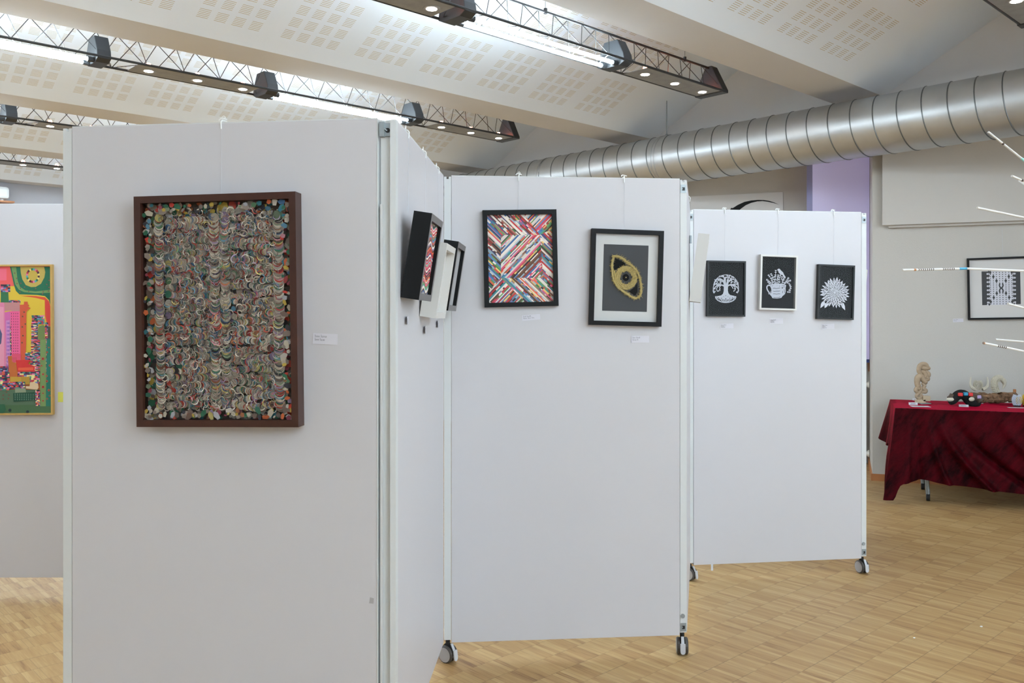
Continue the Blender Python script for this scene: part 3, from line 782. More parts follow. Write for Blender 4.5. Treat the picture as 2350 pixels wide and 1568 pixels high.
cxz = px3(640, 795); b.prism([(cxz[0] + .0138 * (1 + .08 * (i % 2)) * cos(2 * pi * i / 24), -.0122, cxz[1] + .0150 * (1 + .08 * (i % 2)) * sin(2 * pi * i / 24)) for i in range(24)], (0, .001, 0))
b.flat([(p[0], -.0110, p[1]) for p in [px3(*q) for q in ((480, 505), (620, 570), (640, 640), (520, 660), (465, 690), (455, 600))]])
b.flat([(p[0], -.0110, p[1]) for p in [px3(*q) for q in ((815, 880), (815, 1010), (780, 1070), (680, 1010), (760, 950))]])
b.build('pupil', 'black_paper', t)
b = MB(); b.ball((cxz[0], -.014, cxz[1]), .003); b.build('highlight_bead', 'straw', t)
glaze(t, iw, ih, -.022)

# -- papercuts
def ribbon(b, pts, ws, y, mi=0):
    k = len(pts); ws = ws if isinstance(ws, (list, tuple)) else [ws] * k
    L_, R_ = [], []
    for i, p in enumerate(pts):
        q0, q1 = pts[max(i - 1, 0)], pts[min(i + 1, k - 1)]; dx, dz = q1[0] - q0[0], q1[1] - q0[1]; l = sqrt(dx * dx + dz * dz) or 1; nx, nz = -dz / l, dx / l
        L_.append((p[0] + nx * ws[i], y, p[1] + nz * ws[i])); R_.append((p[0] - nx * ws[i], y, p[1] - nz * ws[i]))
    for i in range(k - 1): b.add([L_[i], L_[i + 1], R_[i + 1], R_[i]], [(0, 1, 2, 3)], mi)
def spline(pts, n=6):
    out = []
    for i in range(len(pts) - 1):
        p0, p1, p2, p3 = pts[max(i - 1, 0)], pts[i], pts[i + 1], pts[min(i + 2, len(pts) - 1)]
        for s in range(n):
            u_ = s / n; out.append(tuple(.5 * (2 * p1[a_] + (p2[a_] - p0[a_]) * u_ + (2 * p0[a_] - 5 * p1[a_] + 4 * p2[a_] - p3[a_]) * u_ ** 2 + (3 * p1[a_] - p0[a_] - 3 * p2[a_] + p3[a_]) * u_ ** 3) for a_ in (0, 1)))
    out.append(pts[-1]); return out
def leaf(b, x, z, ln, wd, ang, y, mi=0):
    pts = [(0, 0), (ln * .3, wd * .45), (ln * .6, wd * .42), (ln, 0), (ln * .6, -wd * .42), (ln * .3, -wd * .45)]
    b.flat([(x + p[0] * cos(ang) - p[1] * sin(ang), y, z + p[0] * sin(ang) + p[1] * cos(ang)) for p in pts], mi)
def cut_frame(label, corners, mfr, depth, fw, name):
    t, w_, h_, L2 = pic(name, label, 'picture', P3, corners, depth)
    frame_mesh(t, w_, h_, depth, fw, mfr)
    iw, ih = w_ / 2 - fw, h_ / 2 - fw
    sheet(t, 'picture_ground', -iw, iw, -ih, ih, -.006, 'black_paper')
    return t, L2, iw, ih

t, L2, iw, ih = cut_frame('charcoal framed papercut of a round tree on papercut panel', [(1624.5, 599), (1713, 598.5), (1709.5, 727), (1622, 726)], 'charcoal', .024, .0095, 'tree_papercut')
def f(x, y): return L2(1620 + x / 11.2, 590 + y / 11.2)
b = MB(); Y = -.0068
tr = [(478, 700), (488, 780), (485, 880), (465, 945), (420, 985), (340, 1000), (275, 1010), (300, 1060), (420, 1080), (535, 1100), (640, 1085), (760, 1060), (800, 1010), (740, 995), (650, 975), (610, 935), (592, 860), (595, 780), (605, 700)]
b.flat([(f(*p)[0], Y, f(*p)[1]) for p in tr])
S1 = .0026
cc = (543, 720)
for pts, wd in (([(500, 720), (480, 640), (440, 580), (370, 560), (300, 590), (250, 670), (215, 800), (235, 930)], 1.2), ([(580, 720), (605, 640), (650, 585), (720, 570), (790, 610), (840, 690), (868, 800), (830, 930)], 1.2),
                ([(520, 720), (505, 600), (490, 520), (440, 470)], 1.5), ([(560, 720), (585, 600), (600, 520), (580, 460)], 1.5), ([(490, 740), (420, 715), (340, 720), (270, 770), (215, 850), (232, 930)], 1.5), ([(590, 740), (660, 710), (740, 715), (820, 770), (868, 850), (830, 930)], 1.5),
                ([(400, 720), (330, 760), (300, 830), (330, 890)], 1.1), ([(690, 715), (760, 760), (790, 820), (755, 870)], 1.1), ([(420, 720), (380, 770), (390, 820)], 1), ([(650, 715), (700, 760), (715, 800)], 1),
                ([(350, 720), (270, 690), (235, 740)], 1), ([(740, 715), (820, 690), (855, 740)], 1), ([(600, 640), (660, 600), (700, 520)], 1), ([(470, 640), (420, 600), (380, 520)], 1), ([(540, 700), (530, 600), (545, 500)], 1)):
    q = spline([f(*p) for p in pts]); ribbon(b, q, [S1 * wd * (1 - .45 * i / len(q)) for i in range(len(q))], Y - .0001)
ar = [f(543 + 325 * cos(radians(a_)), 770 - 315 * sin(radians(a_))) for a_ in range(8, 173, 4)]
ribbon(b, ar, .0016, Y - .0001)
for i in range(95):
    a_ = radians(rnd.uniform(10, 170)); q = rnd.uniform(.45, .97); p = f(543 + 318 * q * cos(a_), 760 - 305 * q * sin(a_)); leaf(b, p[0], p[1], rnd.uniform(.008, .012), .0062, a_ + rnd.uniform(-.9, .9), Y - .0002)
for p, a_ in (((235, 880), -70), ((250, 860), -60), ((335, 850), -50), ((365, 830), -45), ((390, 790), -95), ((825, 880), -110), ((760, 850), -120), ((710, 770), -70), ((770, 790), -110), ((845, 740), -60), ((270, 790), -110)):
    q = f(*p); leaf(b, q[0], q[1], .011, .006, radians(a_), Y - .0002)
rb = [f(535 + 265 * cos(radians(a_)), 1010 + 160 * sin(radians(a_))) for a_ in range(0, 181, 6)]
ribbon(b, rb, .0023, Y - .0001)
for i in range(9):
    a_, c_ = -240 + i * 60, 60
    ribbon(b, spline([f(535 + a_ * .5, 1000), f(535 + a_ * .8 + 40, 1060), f(535 + a_ * .6 + 90, 1010 + 150 * sqrt(max(0, 1 - ((a_ * .6 + 90) / 270) ** 2)))]), .0017, Y - .0001); ribbon(b, spline([f(535 + a_ * .5, 1000), f(535 + a_ * .8 - 40, 1060), f(535 + a_ * .6 - 90, 1010 + 150 * sqrt(max(0, 1 - ((a_ * .6 - 90) / 270) ** 2)))]), .0017, Y - .0001)
b.build('paper_tree', 'papercut', t)
b = MB(); Y = -.0072
for x, y, rr in ((535, 1075, 22), (500, 1110, 16), (570, 1110, 16), (430, 1060, 18), (640, 1060, 18), (350, 1050, 20), (715, 1050, 20), (310, 1030, 15), (765, 1025, 15), (460, 1100, 13), (610, 1100, 13), (535, 990, 14), (480, 1015, 11), (595, 1015, 11), (390, 1090, 14), (680, 1090, 14)):
    q = f(x, y); s = rr / 11.2 * 4.9 / FPX * .9
    b.flat([(q[0] + s * c_[0], Y, q[1] + s * c_[1]) for c_ in ((-.7, 0), (0, -1), (.7, 0), (0, 1))])
b.build('cut_openings', 'black_paper', t); glaze(t, iw, ih, -.018)

t, L2, iw, ih = cut_frame('white framed papercut of a jug of flowers on papercut panel', [(1746.5, 585), (1833, 586), (1827, 713), (1742.5, 711)], 'whitewood', .030, .0105, 'jug_papercut')
def f(x, y): return L2(1735 + x / 10.81, 575 + y / 10.81)
b = MB(); Y = -.0068
b.flat([(f(*p)[0], Y, f(*p)[1]) for p in ((405, 870), (420, 970), (395, 1040), (385, 1090), (435, 1150), (445, 1180), (560, 1192), (675, 1172), (690, 1140), (760, 1080), (780, 1010), (775, 930), (790, 860), (740, 830), (600, 810), (450, 830))])
ribbon(b, spline([f(*p) for p in ((425, 930), (400, 875), (345, 862), (310, 905), (325, 980), (365, 1040), (365, 1085))]), .0035, Y)
b.flat([(f(*p)[0], Y - .0001, f(*p)[1]) for p in ((565, 478), (590, 450), (625, 448), (660, 490), (715, 540), (735, 590), (780, 660), (765, 690), (700, 610), (650, 580), (605, 550), (590, 500))])
def sprig(pts, n, s):
    q = spline([f(*p) for p in pts], 5); ribbon(b, q, .0011, Y - .0001)
    for i in range(n):
        p = q[int((i + 1) / n * (len(q) - 1))]; j = max(1, int((i + 1) / n * (len(q) - 1))); a_ = atan2(q[j][1] - q[j - 1][1], q[j][0] - q[j - 1][0])
        for s_ in (-1, 1): leaf(b, p[0], p[1], s, s * .5, a_ + s_ * .8, Y - .0002)
    leaf(b, q[-1][0], q[-1][1], s, s * .5, a_, Y - .0002)
for pts, n in (([(480, 840), (430, 720), (360, 620)], 5), ([(500, 830), (480, 700), (420, 590)], 5), ([(520, 830), (520, 650), (530, 510)], 6), ([(470, 850), (400, 790), (320, 730)], 5), ([(460, 860), (400, 840), (350, 790)], 4), ([(600, 830), (620, 700), (650, 600)], 5),
               ([(680, 830), (720, 740), (740, 680)], 4), ([(720, 840), (790, 760), (840, 690)], 5), ([(740, 830), (820, 770), (885, 745)], 5), ([(790, 780), (870, 830), (900, 930), (840, 1020)], 7), ([(860, 850), (900, 900), (880, 1020)], 5), ([(560, 840), (570, 720), (590, 620)], 5)):
    sprig(pts, n, .0085)
for i in range(46): q = f(rnd.uniform(430, 760), rnd.uniform(640, 880)); leaf(b, q[0], q[1], rnd.uniform(.006, .012), .0055, rnd.uniform(0, 6.3), Y - .0003)
b.build('paper_jug', 'papercut', t)
b = MB(); Y = -.0074
for pts in ([(460, 938), (500, 930), (545, 942), (600, 930), (640, 928)], [(465, 1008), (505, 1015), (550, 1008), (600, 1008), (640, 1000)], [(465, 1075), (505, 1072), (550, 1082), (600, 1072), (640, 1075)], [(420, 980), (416, 1060)], [(705, 1000), (700, 1060)], [(742, 960), (750, 1050)], [(470, 1160), (560, 1168), (650, 1150)], [(740, 850), (735, 930)]):
    ribbon(b, spline([f(*p) for p in pts], 4), .0011, Y)
for i in range(40):
    q = f(rnd.uniform(430, 740), rnd.uniform(640, 900)); s = rnd.uniform(.001, .0022); a_ = rnd.uniform(0, 3); leaf(b, q[0], q[1], s * 2.5, s * 2, a_, Y)
q = f(690, 930); leaf(b, q[0] - .003, q[1], .008, .009, .3, Y); q = f(685, 615); leaf(b, q[0] - .003, q[1], .010, .008, -.6, Y)
b.build('cut_openings', 'black_paper', t); glaze(t, iw, ih, -.022)

t, L2, iw, ih = cut_frame('charcoal framed papercut of a big dahlia on papercut panel', [(1879.5, 607), (1963.5, 609), (1958, 734), (1875, 732.5)], 'charcoal', .026, .0095, 'flower_papercut')
def f(x, y): return L2(1865 + x / 11.2, 600 + y / 11.2)
b = MB(); yl = -.0066; ctr = f(610, 800); unit = f(611, 800)[0] - f(610, 800)[0]
for ringi, (rad, n, ln, wd) in enumerate(((385, 26, 210, 88), (335, 24, 200, 84), (280, 23, 180, 76), (225, 20, 160, 70), (170, 17, 130, 60), (120, 13, 110, 52), (75, 9, 80, 44))):
    for i in range(n):
        a_ = 2 * pi * (i + .5 * (ringi % 2)) / n + rnd.uniform(-.06, .06); rr = rad * rnd.uniform(.93, 1.04); yl -= .000004
        bx, bz = ctr[0] + (rr - ln) * unit * cos(a_), ctr[1] + (rr - ln) * unit * sin(a_)
        leaf(b, bx, bz, ln * unit, wd * unit * 1.15, a_, yl - .00001, 1); leaf(b, bx, bz, ln * unit * .97, wd * unit * .86, a_, yl - .00003, 0)
        for dq in ((-.22, .22) if rnd.random() < .6 else (0,)): leaf(b, bx + ln * .30 * unit * cos(a_ + dq), bz + ln * .30 * unit * sin(a_ + dq), ln * unit * rnd.uniform(.35, .6), wd * unit * .15, a_ + dq * .3, yl - .00006, 1)
for p, a_, l in (((350, 1010), -120, 210), ((420, 1050), -115, 160), ((770, 1030), -62, 240), ((500, 1040), -130, 110)): q = f(*p); leaf(b, q[0], q[1], l * unit, 95 * unit, radians(a_), -.0066, 0)
q = f(690, 620)
b.build('paper_flower', ['papercut', 'black_paper'], t); glaze(t, iw, ih, -.020)

# -- lace picture on the stepped wall
RW = (None, C0, G, GN, 3)
t, w_, h_, L2 = pic('lace_picture', 'black framed white lace on dark cloth hanging on grey wall', 'picture', RW, [(2219, 594), (2388, 586), (2388, 732), (2222.5, 734.5)], .03)
frame_mesh(t, w_, h_, .03, .017, 'black')
iw, ih = w_ / 2 - .017, h_ / 2 - .017
sheet(t, 'mount', -iw, iw, -ih, ih, -.012, 'mat_white')
def f(x, y): return L2(2210 + x / 9.5, 580 + y / 9.5)
q = [f(*p) for p in ((410, 408), (1255, 400), (1268, 1120), (425, 1146))]
b = MB(); b.flat([(p[0], -.0128, p[1]) for p in q]); b.build('dark_cloth', 'grey_paper', t)
b = MB()
def g2(s, r):      # bilinear inside the lace strip, s and r from 0 to 1
    a_, b_, c_, d_ = f(565, 410), f(1105, 403), f(1118, 1135), f(580, 1140)
    return tuple((a_[k] * (1 - s) + b_[k] * s) * (1 - r) + (d_[k] * (1 - s) + c_[k] * s) * r for k in (0, 1))
b.flat([(p[0], -.0132, p[1]) for p in (g2(0, 0), g2(1, 0), g2(1, 1), g2(0, 1))], 0)
for side in (0, 1):
    for i in range(9):
        p = g2(side + (-.05 if side == 0 else .05), (i + .6) / 8.2 if i < 8 else .99)
        b.flat([(p[0] + .0085 * cos(2 * pi * j / 8), -.0133, p[1] + .0085 * sin(2 * pi * j / 8)) for j in range(8)], 0)
    for i in range(9):
        p = g2(side, (i) / 8.2 + .01); s = .012
        b.flat([(p[0] + s * c_[0], -.0135, p[1] + s * c_[1]) for c_ in ((-.8, 0), (0, -1), (.8, 0), (0, 1))], 1)
for c_ in range(8):
    for r_ in range(16):
        big = (min(c_, 7 - c_) == min(r_ // 2, 7 - r_ // 2)) and r_ % 2 == 0 and min(c_, 7 - c_) < 3
        p = g2((c_ + .5) / 8.0, (r_ + .5) / 16); s = .0105 if big else .0047; k = 1.7 if big else 1.15
        b.flat([(p[0] + s * q_[0], -.0137, p[1] + s * k * q_[1]) for q_ in ((-1, 0), (0, -1), (1, 0), (0, 1))], 1)
for dx, dz in ((-1, 1), (1, 1), (-1, -1), (1, -1)):
    ribbon(b, [(g2(.5 + dx * a_, .5 - dz * z_)) for a_, z_ in ((0, 0), (.05, .03), (.075, .08), (.055, .14))], .0055, -.0139, 1)
b.build('lace', ['papercut', 'grey_paper'], t)
b = MB(); b.cyl((0, -.004, h_ / 2), (0, -.004, h_ / 2 + .25), .0012, n=5); b.build('hanging_cord', 'cord', t)

# -- colourful city painting at far left
t, w_, h_, L2 = pic('city_painting', 'gold framed painting of a pink and green city at far left', 'picture', P0, [(-262, 608), (117, 608), (123, 952), (-262, 954)], .022)
frame_mesh(t, w_, h_, .022, .009, 'gold')
iw, ih = w_ / 2 - .009, h_ / 2 - .009
b = MB(); yl = [-.0142]
SC = 7.469
def fa(x, y): return L2(x / SC, 590 + y / SC)          # coordinates of the upper detail view
def fb(x, y): return L2(x / 8.71, 780 + y / 8.71)      # and of the lower one
def poly(pts, c, fn=fa, fac=1.2):
    yl[0] -= .000004
    b.flat([(max(-iw, min(iw, fn(*p)[0])), yl[0], max(-ih, min(ih, fn(*p)[1]))) for p in pts], 0, tuple(min(1, x * fac) for x in lin(c)))
def dots(pts, r, c, fn=fa):
    for x, y in pts: poly([(x + r * cos(2 * pi * i / 8), y + r * sin(2 * pi * i / 8)) for i in range(8)], c, fn)
b.box(-iw, iw, -.014, -.004, -ih, ih, 0, tuple(x for x in lin((188, 110, 60))))
E_ = -2000
poly([(E_, 160), (900, 160), (900, 700), (E_, 700)], (196, 84, 70)); poly([(E_, 500), (900, 500), (900, 2000), (E_, 2000)], (196, 166, 50))
poly([(-900, 160), (150, 160), (200, 470), (100, 560), (-900, 560)], (205, 80, 80)); poly([(-900, 200), (100, 200), (100, 400), (-900, 420)], (208, 92, 112))
poly([(160, 165), (900, 165), (900, 860), (855, 850), (830, 740), (760, 670), (620, 650), (320, 640), (260, 580), (225, 470)], (22, 92, 66))
poly([(180, 170), (265, 170), (290, 400), (330, 510), (420, 570), (600, 590), (860, 560), (860, 612), (600, 620), (400, 600), (310, 560), (250, 470)], (98, 128, 74))
poly([(335, 165), (745, 165), (765, 260), (750, 350), (690, 460), (600, 512), (520, 515), (430, 480), (370, 380), (345, 270)], (166, 146, 72))
for i in range(20):
    a_, a2 = 2 * pi * i / 20, 2 * pi * (i + 1) / 20
    poly([(552 + 84 * cos(a_), 318 + 90 * sin(a_)), (552 + 84 * cos(a2), 318 + 90 * sin(a2)), (552 + 120 * cos(a2), 318 + 128 * sin(a2)), (552 + 120 * cos(a_), 318 + 128 * sin(a_))], ((60, 30, 50), (150, 40, 50), (190, 100, 130), (70, 150, 150), (40, 100, 70), (200, 180, 100))[(i * 5) % 6])
poly([(552 + 84 * cos(2 * pi * i / 16), 318 + 90 * sin(2 * pi * i / 16)) for i in range(16)], (172, 148, 62))
dots([(240, 275), (275, 365), (280, 455), (340, 535), (480, 590), (730, 595), (345, 450), (410, 515), (600, 540), (790, 470), (830, 400), (830, 520), (720, 630), (820, 585), (330, 600)], 12, (110, 70, 60))
poly([(320, 660), (600, 668), (760, 690), (830, 760), (870, 900), (870, 1190), (800, 1180), (760, 1000), (755, 740), (600, 700)], (190, 70, 40)); poly([(770, 720), (830, 780), (868, 900), (868, 1180), (815, 1180), (770, 900)], (186, 54, 48))
poly([(0, 580), (130, 580), (140, 780), (0, 780)], (40, 96, 60))
def mosaic(x0, x1, y0, y1, cw, ch, fn=fa, jit=0):
    y = y0
    while y < y1:
        x = x0 + rnd.uniform(-jit, jit)
        while x < x1:
            w2 = cw * rnd.uniform(.7, 1.5)
            poly([(x, y), (min(x + w2, x1 + jit), y), (min(x + w2, x1 + jit), y + ch), (x, y + ch)], rnd.choice([(30, 32, 45), (50, 50, 70), (30, 90, 80), (60, 130, 120), (165, 40, 48), (185, 80, 60), (200, 110, 150), (205, 195, 130), (90, 120, 160), (70, 40, 90), (150, 60, 90)]), fn); x += w2
        y += ch
mosaic(0, 165, 470, 580, 36, 26); mosaic(140, 340, 740, 790, 24, 18)
poly([(0, 780), (330, 780), (330, 930), (250, 950), (170, 920), (60, 930), (0, 900)], (168, 116, 116))
poly([(-900, 780), (60, 780), (75, 1000), (100, 2000), (-900, 2000)], (196, 112, 142)); poly([(-400, 800), (50, 860), (60, 1900), (-400, 1900)], (202, 134, 156))
poly([(-400, 1180), (-30, 1180), (25, 1320), (10, 1480), (-40, 1540), (-400, 1540)], (72, 76, 110))
poly([(70, 950), (165, 930), (175, 2000), (100, 2000)], (186, 90, 150)); mosaic(95, 155, 1100, 1900, 16, 16)
poly([(92, 1090), (158, 1080), (165, 1900), (100, 1900)], (178, 120, 170))
for i in range(12): poly([(108, 1120 + 66 * i), (125, 1120 + 66 * i), (125, 1150 + 66 * i), (108, 1150 + 66 * i)], (140, 90, 160)); poly([(135, 1120 + 66 * i), (150, 1120 + 66 * i), (150, 1150 + 66 * i), (135, 1150 + 66 * i)], (110, 70, 150))
mosaic(163, 190, 1190, 1700, 14, 18)
poly([(165, 930), (330, 930), (345, 1780), (195, 1780)], (208, 84, 130))
for i in range(17):
    for j in range(4): poly([(185 + j * 36, 960 + i * 46), (194 + j * 36, 960 + i * 46), (194 + j * 36, 982 + i * 46), (185 + j * 36, 982 + i * 46)], (60, 40, 60))
poly([(330, 820), (400, 815), (405, 765), (465, 765), (470, 815), (495, 830), (470, 850), (520, 878), (470, 905), (445, 940), (440, 1500), (420, 1900), (345, 1900)], (184, 76, 48))
dots([(405, 945), (380, 1020), (385, 1350), (370, 1470), (425, 1150), (375, 1200)], 15, (90, 70, 50))
mosaic(530, 640, 1150, 1560, 42, 15, jit=6); mosaic(535, 750, 1000, 1150, 30, 22, jit=5)
poly([(640, 1240), (670, 1180), (740, 1165), (770, 1200), (760, 1300), (765, 2000), (660, 2000), (640, 1500)], (98, 116, 66)); mosaic(765, 815, 1120, 2000, 22, 18, jit=6)
poly([(815, 1190), (900, 1190), (900, 2000), (800, 2000)], (60, 66, 56)); poly([(815, 1400), (900, 1400), (900, 2100), (800, 2100)], (20, 96, 84))
# lower half
poly([(790, 0), (910, 0), (915, 700), (910, 1330), (795, 1330), (800, 600)], (96, 124, 76), fb); poly([(795, 0), (840, 0), (840, 1300), (800, 1300)], (140, 148, 76), fb)
poly([(925, 0), (1070, 0), (1070, 1460), (915, 1460)], (18, 100, 86), fb)
mosaic(885, 930, 0, 640, 26, 20, fb, 6)
poly([(-3000, 1000), (1040, 1000), (1040, 1480), (-3000, 1480)], (70, 96, 74), fb); poly([(-3000, 1330), (1040, 1300), (1040, 1480), (-3000, 1480)], (60, 92, 60), fb)
poly([(-2500, 540), (0, 540), (0, 1010), (-2500, 1010)], (120, 100, 110), fb)
poly([(795, 0), (915, 0), (910, 1330), (795, 1330)], (104, 130, 78), fb); poly([(930, 0), (1060, 0), (1060, 1330), (910, 1330)], (20, 102, 86), fb)
mosaic(615, 790, 0, 260, 46, 15, fb, 6); mosaic(500, 790, 255, 410, 44, 17, fb, 8); mosaic(600, 790, 400, 660, 44, 17, fb, 8)
poly([(230, 280), (410, 280), (410, 420), (240, 480)], (196, 70, 100), fb); poly([(150, 330), (235, 320), (235, 440), (340, 480), (345, 840), (195, 830)], (178, 96, 40), fb)
for i in range(7): poly([(165 + i * 25, 350), (170 + i * 25, 350), (180 + i * 25, 830), (175 + i * 25, 830)], (120, 60, 30), fb)
poly([(310, 410), (610, 400), (560, 480), (690, 530), (690, 640), (345, 640)], (186, 40, 40), fb); poly([(360, 560), (660, 550), (660, 610), (360, 615)], (200, 80, 50), fb)
mosaic(350, 790, 645, 740, 40, 30, fb); mosaic(580, 790, 730, 860, 36, 36, fb)
poly([(200, 740), (590, 740), (590, 890), (400, 900), (200, 840)], (170, 134, 44), fb)
for i in range(9): poly([(420 + i * 19, 750), (425 + i * 19, 750), (428 + i * 19, 890), (423 + i * 19, 890)], (110, 80, 30), fb)
mosaic(0, 150, 530, 660, 38, 26, fb); mosaic(0, 190, 650, 1000, 38, 30, fb); mosaic(190, 500, 840, 970, 36, 28, fb); mosaic(-1500, 0, 800, 1000, 44, 34, fb)
poly([(510, 930), (590, 930), (600, 850), (680, 850), (760, 880), (770, 960), (740, 1000), (640, 990), (520, 975)], (196, 172, 138), fb)
poly([(300, 970), (510, 970), (520, 1050), (300, 1060)], (120, 132, 108), fb); poly([(260, 1070), (690, 1050), (690, 1210), (270, 1240)], (8, 62, 44), fb)
for i in range(9):
    for j in range(4): poly([(290 + i * 45, 1085 + j * 36), (312 + i * 45, 1083 + j * 36), (312 + i * 45, 1093 + j * 36), (290 + i * 45, 1095 + j * 36)], (120, 150, 130), fb)
mosaic(710, 790, 1010, 1310, 24, 24, fb, 8)
for x, y, r in ((857, 380, 26), (860, 945, 26), (860, 690, 20), (935, 830, 20), (995, 515, 18), (975, 1010, 20), (940, 250, 16), (932, 725, 16), (860, 1220, 16), (860, 1070, 14), (975, 155, 12), (940, 1180, 14), (830, 520, 14), (990, 1120, 13)):
    dots([(x, y)], r * 1.35, (150, 120, 80), fb); dots([(x, y)], r, (140, 34, 32), fb)
dots([(130, 1050), (65, 1110), (180, 1105), (60, 1185), (165, 1175)], 14, (110, 60, 50), fb); poly([(-900, 1290), (90, 1290), (120, 1400), (60, 1470), (-900, 1470)], (30, 84, 56), fb); dots([(195, 1410), (550, 1440)], 30, (24, 44, 52), fb)
b.build('painted_canvas', 'art', t)

# -- three deep box frames leaning from the edge-on panel, and the canvases on the hidden panels
def leaning(name, label, P, s0, width, zlo, height, depth, lean, mfr, mface, cat='picture', fw=.022, grp=None):
    root, a, dr, n, L = P
    # local x along the panel (away from camera), z up, y into the panel; pivot at bottom back edge
    base = a + dr * (s0 + width / 2) + n * .0015 + Vector((0, 0, zlo))
    mtx = Matrix.Translation(base) @ Matrix.Rotation(atan2(dr.y, dr.x), 4, 'Z') @ Matrix.Rotation(lean, 4, 'X')
    t = thing(name, label, cat, group=grp, mtx=mtx)
    o = frame_mesh(t, width, height, depth, fw, mfr, face=mface); o.location = (0, 0, height / 2)
    return t
s_of = lambda P, px, D: None
LEAN = radians(8.8)
t = leaning('box_frame', 'deep black box frame with wavy coloured paper, nearest of three leaning frames', PE, .045, .25, 1.548, .275, .058, LEAN, 'black', 'greyedge')
b = MB(); bw, bh = .125 - .022, .275 - .044
b.box(-bw, bw, -.045, -.043, .022, .022 + bh, 0, (.5, .45, .4))
z = .022
while z < .022 + bh - .002:
    hgt = rnd.uniform(.0025, .007); c = tuple(min(1, x * 1.3) for x in lin(rnd.choice(bright))); ph = z * 40
    for i in range(16):
        x0, x1 = -bw + i * bw / 8, -bw + (i + 1) * bw / 8
        g = lambda x, zz: min(.022 + bh, max(.022, zz + .008 * sin(x * 55 + ph)))
        b.flat([(x0, -.0455, g(x0, z)), (x1, -.0455, g(x1, z)), (x1, -.0455, g(x1, z + hgt)), (x0, -.0455, g(x0, z + hgt))], 0, c)
    z += hgt
b.build('wavy_paper', 'art', t)
t = leaning('box_frame', 'deep white box frame leaning between the two black ones', PE, .40, .25, 1.490, .270, .058, LEAN, 'whitewood', 'whitewood')
b = MB(); b.box(-bw, bw, -.030, -.028, .022, .022 + bh - .005); b.build('white_mount', 'mat_white', t)
b = MB(); b.flat([(-.05, -.0305, .05), (.03, -.0305, .06), (.06, -.0305, .19), (-.02, -.0305, .21)]); b.build('paper_relief', 'beige', t)
t = leaning('box_frame', 'deep black box frame with plain grey mount, farthest of three', PE, .735, .25, 1.520, .275, .058, LEAN, 'black', 'greyedge')
b = MB(); b.box(-bw, bw, -.043, -.041, .022, .022 + bh); b.build('grey_mount', mat('grey_card', (.42, .43, .44), .7), t)
t = leaning('canvas_picture', 'pale canvas leaning out on a cord beside the papercuts', PF, .53, .30, 1.568, .345, .056, radians(7.5), 'beige', 'beige')
b = MB(); b.box(-.128, .128, -.054, -.050, .022, .323); b.build('canvas_face', 'mat_white', t)
t = leaning('canvas_picture', 'white board edge sticking out past the papercut panel', PG, .03, .30, 1.555, .215, .030, radians(6), 'beige', 'beige')
b = MB(); b.box(-.128, .128, -.029, -.026, .022, .193); b.build('canvas_face', 'mat_white', t)

# ------------------------------------------------------------------ hanging cords with hooks
def hook_cord(label, P, px, z_end, py_top=None, off=.004, tail=True, long_hook=False):
    root, a, dr, n, L = P
    p = pp(P, px, 500, 0); s = (p - a).dot(dr)
    mtx = Matrix.Translation(a + dr * s) @ Matrix.Rotation(atan2(dr.y, dr.x), 4, 'Z')
    t = thing('hanging_cord', label, 'cord', group='hooks and cords on the panel tops', mtx=mtx)
    b = MB(); b.cyl((0, -off, z_end), (.002, -off, ZT0 - .015), .0005, n=5); b.build('cord', 'cord', t)
    b = MB(); zt = ZT0 + .006
    b.tube([(0, -off, ZT0 - .018), (0, -off - .002, zt - .004), (.002, -.001, zt + .003), (.003, .015, zt + .005), (.004, .034, zt + .004), (.004, .042, zt - .002), (.004, .0415, ZT0 - .02)], .0022, 6)
    b.tube([(-.012, .006, zt + .004), (-.006, .004, zt + .010), (.004, .005, zt + .009), (.014, .006, zt + .006)], .0020, 6)
    if tail: b.tube([(.004, .01, zt + .006), (.008, .008, zt + .014), (.004, .006, zt + .018), (-.003, .005, zt + .014)], .0016, 5)
    b.build('hook', 'whitewire', t, True)
    return t
hook_cord('white hook and cord above the dark-framed mosaic picture', P1, 509, pp(P1, 500, 446, .05).z)
hook_cord('white hook and cord above the chevron picture', P2, 1190, pp(P2, 1190, 482, .02).z)
hook_cord('white hook and cord above the straw eye picture', P2, 1432, pp(P2, 1432, 527, .02).z, tail=False)
hook_cord('white hook and cord above the round tree papercut', P3, 1663, pp(P3, 1663, 599, .02).z, tail=False)
hook_cord('white hook and cord above the jug papercut', P3, 1785, pp(P3, 1785, 586, .02).z, tail=False)
hook_cord('white hook and cord above the dahlia papercut', P3, 1913, pp(P3, 1913, 608, .02).z, tail=False)
def hook_s(label, P, s, z_end, o=.004):
    root, a, dr, n, L = P
    q = a + dr * s; px = CX + q.x / q.y * FPX
    return hook_cord(label, P, px, z_end, off=o)
hook_s('white hook and cord above nearest black box frame', PE, .17, 1.83)
hook_s('white hook and cord above the white box frame', PE, .525, 1.77)
hook_s('white hook and cord above farthest black box frame', PE, .86, 1.80)
t = hook_cord('hook and cord with metal clip holding the pale leaning canvas', PF, CX + (PF[1] + PF[2] * .55).x / (PF[1] + PF[2] * .55).y * FPX, 1.90)
b = MB(); b.cyl((0, -.008, 1.86), (0, -.008, 1.90), .006, n=10); b.build('clip', 'steel', t)

